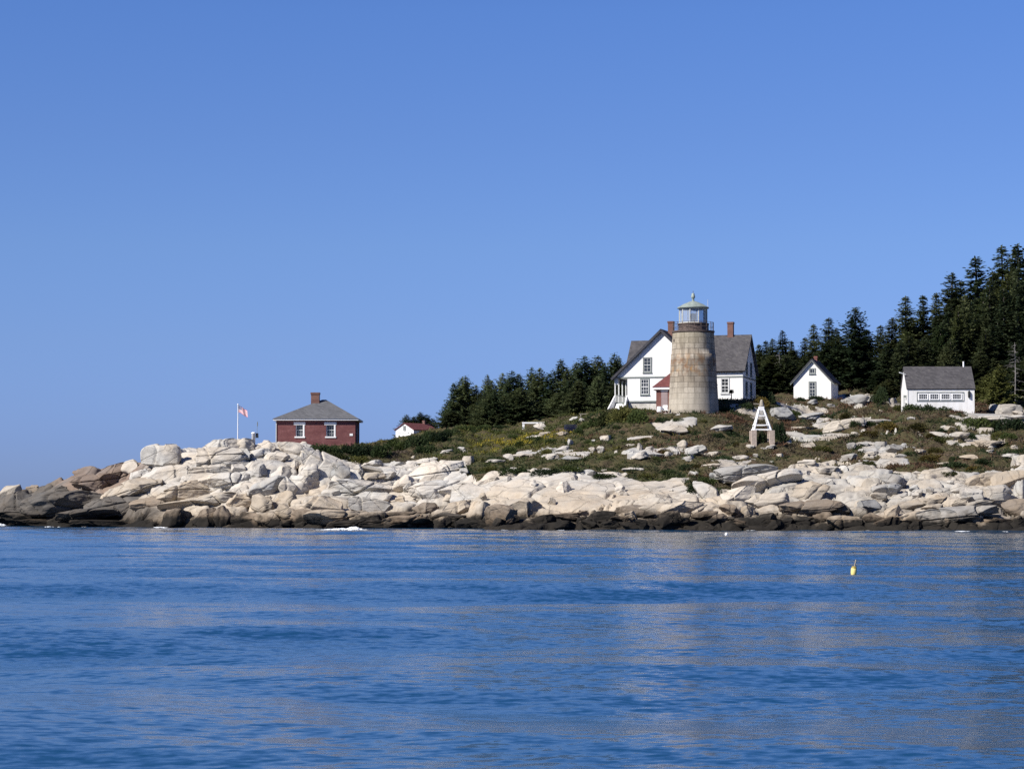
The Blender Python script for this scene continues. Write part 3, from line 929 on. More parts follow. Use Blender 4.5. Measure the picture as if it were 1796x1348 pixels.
def work_shed():
    loc = at(1151, 724, 251.5)
    t = thing('brick_shed', 'small brown brick shed with dull red roof and white eaves, joined to stone tower', 'shed', loc, R(-9))
    W, D, Hh = 3.0, 3.6, 2.55
    MB().box(0, W, 0, D, -1.5, Hh).build('wall', M['brick_brown'], t)
    MB().box(-.35, W + .3, -.3, D + .3, Hh + .003, Hh + .26).build('eaves', M['white'], t)
    e = Hh + .262
    rr = MB()
    A, B, C_, D_ = (-.42, -.36, e), (W + .3, -.36, e), (W + .3, D + .36, e), (-.42, D + .36, e)
    P, Q = (1.55, D / 2, e + 1.75), (W + .3, D / 2, e + 1.75)
    rr.add([A, B, C_, D_, P, Q], [(0, 1, 5, 4), (2, 3, 4, 5), (3, 0, 4), (1, 2, 5), (3, 2, 1, 0)])
    rr.build('roof', M['redroof'], t)
    d = MB().box(.55, 1.25, -.035, -.003, .35, 2.35).build('door', M['door_grey'], t)
    MB().box(.50, 1.30, -.06, -.004, 2.352, 2.47).build('lintel', M['white'], t)
    MB().box(.48, 1.32, -.12, -.004, .22, .346).build('doorstep', M['white'], t)
    x = at(1157, 730, 248.6)
    b = thing('barrel', 'white barrel standing before the brown brick shed', 'barrel', (x.x, x.y, float(ground(x.x, x.y)) - .05))
    MB().lathe([(.02, 0), (.26, 0), (.31, .2), (.32, .45), (.29, .72), (.27, .82)], 18).build('staves', M['white'], b)
    MB().lathe([(.27, .822), (.02, .85)], 18).build('lid', M['paleframe'], b)
    x = at(1165, 729, 248.4)
    c = thing('lawn_chair', 'low pale wooden chair beside white barrel at tower foot', 'chair', (x.x, x.y, float(ground(x.x, x.y)) - .02), R(-20))
    MB().box(-.26, .26, -.25, .25, .36, .41).build('seat', M['wood_grey'], c)
    MB().prism([(-.26, .22, .42), (.26, .22, .42), (.26, .40, .95), (-.26, .40, .95)], (0, .05, 0)).build('backrest', M['white'], c)
    for sx in (-.22, .22):
        for sy in (-.21, .21):
            MB().box(sx - .03, sx + .03, sy - .03, sy + .03, -.1, .355).build('leg', M['wood_grey'], c)
work_shed()

# ------------------------------------------------------------------ red brick fog signal building
def fog_house():
    loc = at(485, 781, 262)
    t = thing('fog_signal_house', 'low red brick house with grey hipped roof behind the pale ledges', 'house', loc)
    s = sc(262)
    W, D, Hh = 138 * s, 7.2, 44 * s
    fr = MB()
    # front wall with two real openings
    wins = [(33.5 * s, 48.5 * s), (87 * s, 103 * s)]
    z0, z1 = 15 * s, 39.5 * s
    xs = [0] + [v for a in wins for v in a] + [W]
    for k in range(0, len(xs) - 1, 2):
        fr.box(xs[k], xs[k + 1], 0, .35, -1.5, Hh)
    for a, b in wins:
        fr.box(a, b, 0, .35, -1.5, z0); fr.box(a, b, 0, .35, z1, Hh)
    fr.box(0, W, .352, D, -1.5, Hh)
    fr.build('wall', M['brick'], t)
    for a, b in wins:
        f = MB()
        f.box(a - .22, b + .12, -.05, .1, z1 - .22, z1 + .1); f.box(a - .12, b + .1, -.09, .1, z0 - .1, z0 + .06)
        f.box(b - .16, b + .02, -.04, .34, z0 + .062, z1 - .222)
        f.box(a, a + .10, .12, .34, z0 + .062, z1 - .222)
        o = f.build('window', M['white'], t)
        MB().box(a, b, .30, .345, z0, z1).build('pane', M['glass'], o)
        g = MB(); w = b - a - .26
        for i in (1, 2): g.box(a + .1 + w * i / 3 - .014, a + .1 + w * i / 3 + .014, .26, .298, z0 + .06, z1 - .22)
        for j in range(1, 4):
            zz = z0 + (z1 - z0) * j / 4
            g.box(a + .1, b - .16, .255, .299, zz - (.03 if j == 2 else .014), zz + (.03 if j == 2 else .014))
        g.build('sash', M['paleframe'], o)
    MB().box(-.38, W + .38, -.38, D + .38, Hh + .003, Hh + .17).build('eaves', M['white'], t)
    e = Hh + .172
    rr = MB()
    o = .46
    P, Q = (75 * s, D / 2, e + 2.35), (82 * s, D / 2, e + 2.35)
    rr.add([(-o, -o, e), (W + o, -o, e), (W + o, D + o, e), (-o, D + o, e), P, Q], [(0, 1, 5, 4), (1, 2, 5), (2, 3, 4, 5), (3, 0, 4), (3, 2, 1, 0)])
    rr.build('roof', M['fogroof'], t)
    chimney(t, 63.5 * s, D / 2 - .3, e + 1.2, e + 3.15, .95)
    MB().box(-.09, -.003, -.09, .02, -.6, Hh).build('downpipe', M['paleframe'], t)
    MB().box(131 * s - .18, 131 * s + .18, -.05, -.003, 17 * s, 21 * s).build('plaque', M['white'], t)
    d = MB().box(W + .003, W + .04, 2.6, 3.6, 0, 2.1).build('door', M['greytrim'], t)
fog_house()

# ------------------------------------------------------------------ small far shed by the water beyond
def far_shed():
    loc = at(694, 768, 372)
    s = sc(372)
    t = thing('white_shed', 'tiny white gabled shed with dull red roof, far behind the green scrub', 'shed', loc, R(-36))
    W, D, Hh, Rz = 40 * s, 6.0, 15 * s, 26 * s
    MB().prism([(0, 0, -1.5), (W, 0, -1.5), (W, 0, Hh), (W / 2, 0, Rz), (0, 0, Hh)], (0, D, 0)).build('wall', M['white_wall'], t)
    r = MB()
    m = (Rz - Hh) / (W / 2); o = .25
    for sx in (0, 1):
        a = -o if sx == 0 else W + o
        r.slab([(a, -.2, Hh - m * o + .06), (a, D + .2, Hh - m * o + .06), (W / 2, D + .2, Rz + .06 - sx * .001), (W / 2, -.2, Rz + .06 - sx * .001)], .1)
    r.build('roof', M['redroof'], t)
    MB().box(.3, W - .3, -.04, -.003, 8.6 * s, 9.4 * s).build('door_track', M['greytrim'], t)
    dd = MB().box(.3, W - .3, -.035, -.004, -.2, 8.5 * s).build('door', M['white'], t)
    wall_window(t, (W / 2, 0, 14 * s), (1, 0, 0), (0, -1, 0), .42, .6, 2, 2, fw=.06, sash_bar=False)
    wall_window(t, (W, 2.4, .5), (0, 1, 0), (1, 0, 0), .8, .7, 2, 2, fw=.06, sash_bar=False)
    chimney(t, W / 2, D - .9, Rz - .3, Rz + .55, .4)
far_shed()

# ------------------------------------------------------------------ small white cottage
def cottage():
    loc = at(1392, 702, 268)
    s = sc(268)
    t = thing('white_cottage', 'small white cottage with steep gable and one tall window, before dark spruces', 'cottage', loc, R(-17))
    W, D, Hh, Rz = 66 * s, 5.2, 34 * s, 70 * s
    MB().prism([(0, 0, -1.5), (W, 0, -1.5), (W, 0, Hh), (W / 2, 0, Rz), (0, 0, Hh)], (0, D, 0)).build('wall', M['white_wall'], t)
    m = (Rz - Hh) / (W / 2); o = .34
    r = MB(); e = MB()
    for sx in (0, 1):
        a = -o if sx == 0 else W + o
        r.slab([(a, -.32, Hh - m * o + .2), (a, D + .3, Hh - m * o + .2), (W / 2, D + .3, Rz + .2 - sx * .001), (W / 2, -.32, Rz + .2 - sx * .001)], .15)
        e.prism([(a, -.30, Hh - m * o - .13), (W / 2, -.30, Rz - .13 - sx * .001), (W / 2, -.30, Rz + .03 - sx * .001), (a, -.30, Hh - m * o + .03)], (0, .08, 0))
    r.build('roof', M['slate_dark'], t)
    e.build('rake_board', M['greytrim'], t)
    wall_window(t, (W / 2 + .02, 0, 47 * s), (1, 0, 0), (0, -1, 0), .58, .52, 2, 1, fw=.09, sash='paleframe', sash_bar=False)
    wall_window(t, (W / 2 + .02, 0, 7 * s), (1, 0, 0), (0, -1, 0), .66, 1.60, 2, 4, fw=.11, sash='paleframe')
    chimney(t, W / 2, D / 2, Rz - .2, Rz + .62, .34, 'brick_brown')
cottage()

# ------------------------------------------------------------------ white boathouse with the band of four windows
def boathouse():
    loc = at(1592, 727, 256)
    s = sc(256)
    t = thing('white_boathouse', 'long white shed with plain grey roof and a row of four small windows', 'shed', loc, R(-1.5))
    W, D, Hh, Rz = 117 * s, 5.0, 46 * s, 86 * s
    MB().prism([(0, 0, -2), (0, D, -2), (0, D, Hh), (0, D / 2, Rz - .15), (0, 0, Hh)], (W, 0, 0)).build('wall', M['white_wall'], t)
    m = (Rz - Hh) / (D / 2)
    r = MB()
    for sy in (0, 1):
        y = -.14 if sy == 0 else D + .14
        r.slab([(-.1, y, Hh - m * .14 + .1), (W + .1, y, Hh - m * .14 + .1), (W + .1, D / 2, Rz + .06 - sy * .001), (-.1, D / 2, Rz + .06 - sy * .001)], .13)
    r.build('roof', M['slate'], t)
    zb = 24 * s
    tr = MB()
    x0, x1 = 17 * s, 98 * s
    for a, b, c, d in ((x0, x1, 15.2 * s, 15.2 * s + .05), (x0, x1, 0, .05)):
        tr.box(a, b, -.045, -.003, zb + c - .05, zb + d)
    tr.box(x0 - .05, x0, -.045, -.003, zb - .05, zb + 15.2 * s + .05); tr.box(x1, x1 + .05, -.045, -.003, zb - .05, zb + 15.2 * s + .05)
    tr.build('window_surround', M['greytrim'], t)
    for k in range(4):
        wall_window(t, ((27.5 + k * 19.6) * s, 0, zb + 3 * s), (1, 0, 0), (0, -1, 0), 15 * s, 9 * s, 4, 2, frame='white', sash='white', fw=.06, sill=False, sash_bar=False)
    MB().box(.0, .09, -.035, -.003, -1.5, Hh - .15).build('corner_board', M['paleframe'], t)
    MB().tube((105 * s, D / 2, Rz), (105 * s, D / 2, Rz + .62), .09).build('stove_pipe', M['white'], t)
    l = MB(); lx, lz = 107.5 * s, 30 * s
    l.tube((lx, -.12, lz), (lx, -.12, lz + .62), .14, .14, 12); l.box(lx - .04, lx + .04, -.1, -.003, lz + .45, lz + .55); l.tube((lx, -.12, lz + .62), (lx, -.12, lz + .78), .14, .04, 12)
    l.build('wall_lantern', M['dark'], t)
    MB().bar((-.03, 1.2, 4.55), (-.75, 1.0, 4.75), .09).build('bracket', M['white'], t)
    d = MB(); d.box(-.035, -.003, 1.6, 3.2, -.3, 2.1); d.build('door', M['paleframe'], t)
    MB().box(-.3, -.003, .7, 1.0, 1.95, 2.2).build('lamp', M['greytrim'], t)
boathouse()

# ------------------------------------------------------------------ white timber bell frame on granite posts
def bell_frame():
    p = hit(1338, 778)
    Y = p.y; s = sc(Y)
    t = thing('bell_frame', 'white timber pyramid frame standing on short stone posts in the scrub', 'bell frame', (p.x, p.y, p.z), R(4))
    z0 = 1.35; hw, dw = 15 * s, .8; top = 64 * s; tw = 3.2 * s
    for sx in (-1, 1):
        for sy in (0, 1):
            y = sy * 1.7
            x = sx * (hw + .06) + (0.14 if sy else 0)
            q = MB().prism([(x - .25, y - .24, -.6), (x + .25, y - .24, -.6), (x + .25, y + .26, -.6), (x - .25, y + .26, -.6)], (0, 0, .6 + z0))
            q.build('stone_post', M['stone_post'], t)
            MB().bar((sx * hw + (.1 if sy else 0), y, z0 + .003), (sx * tw, .85 + (y - .85) * .15, top), .13).build('leg', M['white'], t)
    def xa(z): return hw + (tw - hw) * (z - z0) / (top - z0)
    def ya(z, side): return .85 + ((side * 1.7) - .85) * (1 + (-.85) * (z - z0) / (top - z0))
    for z in (z0 + .1, z0 + .55, z0 + 1.5):
        for side in (0, 1):
            MB().bar((-xa(z), ya(z, side) - (.02 if side == 0 else -.02), z), (xa(z), ya(z, side) - (.02 if side == 0 else -.02), z), .09, .10).build('crossbar', M['white'], t)
        for sx in (-1, 1):
            MB().bar((sx * (xa(z) + .02), ya(z, 0), z + .003), (sx * (xa(z) + .02), ya(z, 1), z + .003), .11).build('crossbar', M['white'], t)
    MB().box(-.26, .26, .6, 1.1, top - .32, top + .1).build('cap', M['white'], t)
    cp = MB()
    cp.lathe([(.02, top + .1), (.26, top + .1), (.30, top + .2), (.20, top + .42), (.16, top + .62), (.10, top + .78), (.02, top + .82)], 10, True, (0.05, .85))
    cp.bar((-.1, .8, top + .34), (-.78, .7, top + .38), .10)
    cp.build('finial', M['wood_grey'], t)
bell_frame()

# ------------------------------------------------------------------ flagpole, signal post, small things
def flag_mat():
    t = NT('flag_cloth', 0.8, 0.1)
    u = t.new('ShaderNodeUVMap').outputs[0]; x = t.xyz(u)
    st = t.math('LESS_THAN', t.math('MODULO', t.math('MULTIPLY', x[1], 6.5), 1.0), .5)
    a = t.mix(st, (.80, .78, .78), (.55, .06, .08))
    can = t.math('MULTIPLY', t.math('LESS_THAN', x[0], .4), t.math('GREATER_THAN', x[1], 6 / 13))
    su = t.math('SUBTRACT', t.math('FRACT', t.math('MULTIPLY', x[0], 15)), .5); sv = t.math('SUBTRACT', t.math('FRACT', t.math('MULTIPLY', x[1], 9.3)), .5)
    star = t.math('LESS_THAN', t.math('ADD', t.math('MULTIPLY', su, su), t.math('MULTIPLY', sv, sv)), .06)
    a = t.mix(can, a, t.mix(star, (.03, .04, .15), (.8, .8, .8)))
    t.col(a)
    t.b.inputs['Transmission Weight'].default_value = 0
    return t.m
def flagpole():
    p = hit(417, 776)
    p = Vector((at(417, 774, 246).x, 246, float(ground(at(417, 774, 246).x, 246))))
    t = thing('flagpole', 'thin white flagpole on top of the pale ledge', 'flagpole', p)
    top = at(417, 709, 246).z - p.z
    MB().tube((0, 0, -.4), (0, 0, top - .08), .055, .04, 10).build('pole', M['white'], t)
    MB().lathe([(.01, top - .09), (.08, top - .05), (.09, top), (.05, top + .06), (.01, top + .08)], 10).build('finial', M['white'], t)
    nu, nv = 24, 12
    vs, uv = [], []
    for j in range(nv + 1):
        for i in range(nu + 1):
            a, b = i / nu, j / nv
            drop = .55 * a ** 1.3
            vs.append((.05 + a * 1.0 - .06 * b * a, .10 * math.sin(a * 9 + b * 1.5) * a, top - .85 + b * .72 - drop + .04 * math.sin(a * 7)))
            uv.append((a, b))
    fs = [(j * (nu + 1) + i, j * (nu + 1) + i + 1, (j + 1) * (nu + 1) + i + 1, (j + 1) * (nu + 1) + i) for j in range(nv) for i in range(nu)]
    me = bpy.data.meshes.new('flag'); me.from_pydata(vs, [], fs)
    ul = me.uv_layers.new(name='UVMap')
    for l in me.loops: ul.data[l.index].uv = uv[l.vertex_index]
    me.polygons.foreach_set('use_smooth', [True] * len(fs))
    me.materials.append(flag_mat())
    o = link('flag', me); o.location = p
    tag(o, 'striped red and white flag with dark blue canton drooping from white pole', 'flag')
flagpole()

def signal_post():
    Y = 244.5
    x = at(444.5, 776, Y).x
    z = at(444.5, 777, Y).z + .25
    t = thing('signal_post', 'short white signal post with dark solar panel between ledge and brick house', 'signal post', (x, Y, z - .25))
    top = at(444.5, 758.5, Y).z - z + .25
    MB().lathe([(.02, -1.4), (.20, -1.4), (.20, top - .12), (.24, top - .1), (.24, top - .02), (.15, top + .05), (.02, top + .07)], 18).build('body', M['white'], t)
    MB().prism([(.24, -.2, top - .55), (.55, -.15, top - .55), (.50, .1, top - .05), (.24, .05, top - .05)], (0, .06, 0)).build('solar_panel', M['dark'], t)
    a = MB(); a.tube((.34, .1, top - .5), (.40, .1, top + 1.2), .022, n=6); a.tube((.40, .1, top + .7), (.40, .1, top + 1.12), .05, n=8)
    a.build('aerial', M['greytrim'], t)
signal_post()

def small_things():
    p = hit(918, 752)
    t = thing('white_rail', 'low white painted plank rail on posts beside a pale boulder before spruces', 'rail', (p.x, p.y, p.z))
    s = sc(p.y)
    for x in (0, 32 * s):
        MB().box(x - .13, x + .13, -.1, .1, -.3, .62).build('post', M['white'], t)
    MB().box(-.16, 52 * s, -.14, .14, .623, .80).build('plank', M['white'], t)
    p = hit(1016, 735)
    t = thing('grey_bench', 'plain weathered plank bench at the top of the scrub near the house', 'bench', (p.x, p.y, p.z))
    for x in (.15, 1.35):
        MB().box(x - .06, x + .06, -.15, .15, -.3, .55).build('leg', M['wood_grey'], t)
    MB().box(0, 1.55, -.2, .2, .553, .62).build('seat', M['wood_grey'], t)
    p = hit(1001, 757)
    t = thing('lobster_trap', 'dark blue wire trap lying in the scrub above yellow flowers', 'trap', (p.x, p.y, p.z + .05), R(20))
    wire = plain('dark_blue_wire', (.03, .035, .09), .6, .2, 4)
    fr = MB()
    L, Wd, Hh = 1.25, .6, .7
    for i in range(13):
        x = -L / 2 + L * i / 12
        for y in (-Wd / 2, Wd / 2): fr.bar((x, y, 0), (x, y, Hh), .03)
        fr.bar((x, -Wd / 2, Hh), (x, Wd / 2, Hh), .03)
    for i in range(6):
        z = Hh * i / 5
        for y in (-Wd / 2, Wd / 2): fr.bar((-L / 2, y, z), (L / 2, y, z), .03)
        for x in (-L / 2, L / 2): fr.bar((x, -Wd / 2, z), (x, Wd / 2, z), .03)
    fr.build('wire_frame', wire, t)
    MB().box(-L / 2 + .05, L / 2 - .05, -.1, .1, .02, .45).build('bait_box', M['dark'], t)
    # yellow pot buoy with its stick
    w = at(1497, 1004.5, shore_y(1004.5))
    t = thing('pot_buoy', 'pale yellow pot buoy with upright stick floating on open water', 'buoy', (w.x, w.y, -.02), R(10))
    t.rotation_euler = (R(3), R(5), 0)
    yel = plain('yellow_buoy_paint', (.75, .62, .22), .5, .12, 5)
    olive = plain('olive_buoy_paint', (.28, .22, .05), .5, .12, 5)
    k = sc(w.y)
    MB().lathe([(.01, -.12), (4.0 * k, -.08), (5.2 * k, 2 * k), (5.2 * k, 8.5 * k), (4.7 * k, 9.6 * k)], 20).build('float_body', yel, t)
    MB().lathe([(4.7 * k, 9.61 * k), (4.2 * k, 12.6 * k), (2.2 * k, 13.4 * k), (.01, 13.5 * k)], 20).build('float_top', olive, t)
    MB().tube((.6 * k, 0, 13 * k), (2.2 * k, 0, 25 * k), 1.2 * k, 1.0 * k, 10).build('stick', M['wood_grey'], t)
    w = at(1274, 938, shore_y(938))
    t = tag(link('white_float', MB().lathe([(.01, -.08), (.08, -.06), (.12, .04), (.11, .13), (.06, .18), (.01, .19)], 16).mesh('white_float', M['white'])), 'little white float on the water close to the shore', 'buoy')
    t.location = (w.x, w.y, 0)
small_things()

# ------------------------------------------------------------------ labels that single things out
LAND = [(0, 'at the far tip of the point'), (120, 'on the low end of the point'), (250, 'near the tip of the headland'), (340, 'below the flagpole'), (440, 'below the signal post'), (505, 'below the red brick house'),
        (640, 'between brick house and far shed'), (700, 'below the tiny far shed'), (780, 'below the first dark spruces'), (860, 'below the white plank rail'), (990, 'below the lobster trap'),
        (1060, 'below the keeper house porch'), (1145, 'below the brown brick shed'), (1185, 'below the lighthouse'), (1262, 'between lighthouse and bell frame'), (1312, 'below the bell frame'),
        (1368, 'just past the bell frame'), (1400, 'below the white cottage'), (1470, 'between cottage and white boathouse'), (1580, 'below the boathouse windows'), (1700, 'beyond the boathouse corner'), (1740, 'at the far end of the shore')]
def place_phrase(px):
    r = LAND[0][1]
    for x, s in LAND:
        if px >= x: r = s
    return r
ORD = ['first', 'second', 'third', 'fourth', 'fifth', 'sixth', 'seventh', 'eighth', 'ninth', 'tenth', 'eleventh', 'twelfth', 'thirteenth', 'fourteenth', 'fifteenth', 'sixteenth', 'seventeenth', 'eighteenth', 'nineteenth', 'twentieth']
def settle_labels(rows):
    """rows: (object, px, label): where a label would be shared, its bearers are counted off from the left"""
    by = {}
    for o, px, lab in rows: by.setdefault(lab, []).append((px, o))
    for lab, v in by.items():
        v.sort(key=lambda q: q[0])
        for k, (px, o) in enumerate(v):
            if len(v) == 1: o['label'] = lab
            elif k == len(v) - 1: o['label'] = lab + ', rightmost'
            else: o['label'] = ' '.join((lab + ', ' + ORD[min(k, 19)] + ' from left').split()[:16]) if len(lab.split()) <= 13 else ORD[min(k, 19)] + ' ' + lab

# ------------------------------------------------------------------ rocks
def ico(n):
    import bmesh
    bm = bmesh.new()
    bmesh.ops.create_icosphere(bm, subdivisions=n, radius=1.0)
    v = np.array([q.co[:] for q in bm.verts]); f = np.array([[q.index for q in p.verts] for p in bm.faces])
    bm.free()
    return v, f
ICO5, ICO4, ICO3 = ico(6), ico(5), ico(4)
def rock_mesh(seed, base=ICO4, boxy=3.2, cuts=11, rough=.06, w=1.0, d=1.0, h=1.0, layered=.0, split=0):
    """a joint-bounded block: rounded box cut by random joint planes, weathered; about 1 x 1 x 1"""
    r = np.random.default_rng(seed)
    v, f = base
    v = v.copy()
    v = v / (np.abs(v) ** boxy).sum(1, keepdims=True) ** (1 / boxy)
    v *= .5
    for k in range(cuts):
        n = r.normal(size=3) * np.array([1, 1, .75]); n /= np.linalg.norm(n)
        dd = r.uniform(.27, .48)
        s = v @ n - dd
        soft = .018
        over = np.where(s > 0, s, 0)
        v = v - np.outer(np.where(s > -soft, (np.sqrt((s + soft) ** 2 * (s > -soft)) + 0) * np.clip((s + soft) / (3 * soft), 0, 1), 0), n)
    # joints that split the block: grooves across it
    for k in range(split):
        n = np.array([1, r.normal() * .25, r.normal() * .22]) if k % 2 == 0 else np.array([r.normal() * .12, r.normal() * .2, 1]); n /= np.linalg.norm(n)
        s = np.abs(v @ n - r.uniform(-.3, .3))
        v = v * (1 - .24 * np.exp(-(s / .018) ** 2))[:, None]
    if layered:
        q = v[:, 2] * 9 + vnoise(v[:, 0] * 3, v[:, 1] * 3, seed=seed) * .8
        v[:, :2] *= 1 + layered * (np.abs(np.mod(q, 1) - .5)[:, None] * -1 + .25)
    nn = v / np.linalg.norm(v, axis=1, keepdims=True)
    o = seed * 3.1
    v = v + nn * (fbm(v[:, 0] * 2.6 + o, v[:, 1] * 2.6, v[:, 2] * 2.6, seed=seed, oct=4) * rough)[:, None]
    v = v + nn * (fbm(v[:, 0] * 11 + o, v[:, 1] * 11, v[:, 2] * 13, seed=seed + 5, oct=3) * rough * .22)[:, None]
    return np_mesh('rock', v * np.array([w, d, h]), f, True, M['rock'])
PROTO = [rock_mesh(100 + k, ICO3, [2.6, 3.4, 4.5, 6][k % 4], 12 + k % 5, .05 + .02 * (k % 3), layered=.025 * (k % 2), split=(k + 1) % 3) for k in range(16)]
TONES = {'p': (PALE, 'pale'), 't': (TAN, 'tan'), 'g': (GREY, 'grey'), 'b': (BROWN, 'brown'), 'd': (DARK, 'dark'), 'w': ((.52, .495, .45), 'whitish'), 'r': (RED, 'reddish')}
# photo column and row of the middle, width and height in photo pixels, lean in degrees, tone[, depth factor]
ROCKS = [
 (18,862,42,20,26,'t'),(58,856,28,12,5,'b'),(105,857,34,13,8,'d'),(165,848,104,28,4,'r'),(200,830,92,24,14,'r'),(150,832,56,22,8,'r'),(229,822,50,22,14,'p'),(240,834,40,14,10,'p'),
 (282,806,66,40,0,'p'),(269,791,34,20,-4,'p'),(304,789,38,22,4,'p'),(290,832,84,28,4,'p'),(252,851,84,24,10,'t'),(225,864,110,24,16,'t'),
 (212,890,124,34,10,'d'),(112,884,150,34,4,'d'),(60,906,130,22,2,'d'),(30,888,76,38,18,'d'),(150,905,110,20,6,'d'),(62,919,116,13,0,'b'),(190,919,130,11,0,'b'),
 (325,862,130,28,6,'t'),(352,880,130,24,4,'t'),(270,880,80,18,8,'b'),(398,790,104,30,4,'p'),(376,802,104,30,3,'p'),(378,824,92,20,0,'p'),(412,818,62,15,3,'g'),(396,846,92,28,2,'p'),(350,845,70,22,0,'p'),
 (310,911,54,32,4,'b'),(364,913,50,32,14,'b'),(392,910,30,38,0,'b'),(432,913,52,30,4,'b'),(414,880,58,30,30,'t'),(424,780,56,16,0,'p'),(470,783,40,18,-6,'p'),(508,787,52,22,-10,'p'),
 (424,797,46,16,0,'g'),(452,797,40,16,8,'p'),(488,802,50,18,-6,'p'),(455,829,36,24,0,'g'),(420,821,34,18,10,'p'),(568,822,104,44,-24,'p'),(600,832,50,30,-30,'g'),(545,836,44,36,20,'p'),(530,852,56,32,0,'p'),
 (495,836,40,28,0,'p'),(505,856,32,32,0,'p'),(472,858,66,30,24,'g'),(520,812,40,20,15,'g'),(535,800,30,18,10,'p'),(460,884,58,32,14,'t'),(502,876,36,26,0,'t'),(615,838,44,22,0,'p'),(652,836,44,13,0,'t'),(676,834,48,14,6,'p'),
 (655,814,42,10,4,'p'),(655,826,60,10,-3,'t'),(768,828,104,42,12,'p'),(718,852,54,34,42,'p'),(714,856,17,24,-30,'g'),(640,862,112,28,0,'p'),(598,862,66,20,10,'p'),(655,872,70,20,0,'p'),(564,888,70,30,0,'t'),(645,888,92,22,-9,'g'),
 (590,906,112,22,3,'t'),(500,898,50,22,0,'t'),(524,907,60,24,0,'b'),(470,914,46,22,4,'t'),(500,919,42,14,0,'b'),(700,906,84,13,5,'b'),(722,918,134,18,2,'b'),(640,921,112,15,0,'d'),(590,918,44,14,8,'b'),
 (772,860,112,32,9,'p'),(822,868,68,32,16,'p'),(806,893,68,22,10,'t'),(748,893,50,18,0,'b'),(786,908,60,16,4,'d'),
 (912,892,72,30,0,'t'),(885,906,66,34,0,'b'),(840,898,42,30,-10,'t'),
 (1002,905,92,17,2,'b'),(1050,909,62,18,6,'d'),(1112,900,72,22,8,'b'),(1152,896,72,28,5,'t'),(1200,893,82,26,0,'t'),(1040,903,20,13,10,'t'),(1065,904,18,13,30,'t'),(1022,911,24,12,0,'b'),(1092,913,44,14,0,'b'),(1235,880,50,20,10,'t'),(1180,914,60,14,3,'b'),(955,912,44,14,8,'b'),
 (1305,831,112,24,6,'g'),(1265,836,42,20,-4,'g'),(1346,848,112,28,13,'p'),(1370,868,38,15,4,'p'),(1290,870,74,22,14,'w'),(1342,880,74,22,8,'p'),(1240,866,60,24,-26,'w'),(1318,858,40,12,10,'t'),
 (1424,864,84,32,12,'t'),(1420,890,112,22,4,'b'),(1476,894,46,20,0,'d'),(1482,914,62,20,8,'t'),(1282,896,46,20,0,'b'),(1240,905,52,18,5,'b'),(1312,900,26,24,20,'t'),(1392,906,62,18,3,'d'),(1350,918,62,12,0,'b'),(1440,908,50,14,6,'b'),(1290,916,50,12,0,'b'),
 (1530,826,62,18,-3,'g'),(1518,842,52,20,3,'p'),(1560,842,44,20,-4,'g'),(1490,856,52,24,6,'p'),(1502,870,44,24,0,'t'),(1560,858,62,20,4,'g'),(1466,852,52,24,12,'p'),(1526,888,56,26,4,'g'),(1566,900,40,26,10,'t'),(1545,874,40,16,0,'t'),
 (1660,862,54,24,8,'t'),(1730,846,74,26,10,'t'),(1772,842,62,26,6,'t'),(1762,826,60,14,8,'p'),(1702,868,42,28,0,'p'),(1746,868,62,26,6,'p'),(1790,866,32,36,0,'p'),(1682,906,164,30,5,'g'),(1742,890,104,18,3,'t'),(1786,896,52,32,0,'b'),
 (1604,886,64,18,6,'t'),(1640,878,52,14,8,'t'),(1600,908,48,18,4,'t'),(1760,916,72,18,3,'b'),(1690,880,50,14,5,'t'),(1640,892,50,14,10,'t'),(1680,840,50,12,14,'t'),(1796,828,40,16,10,'p'),
]
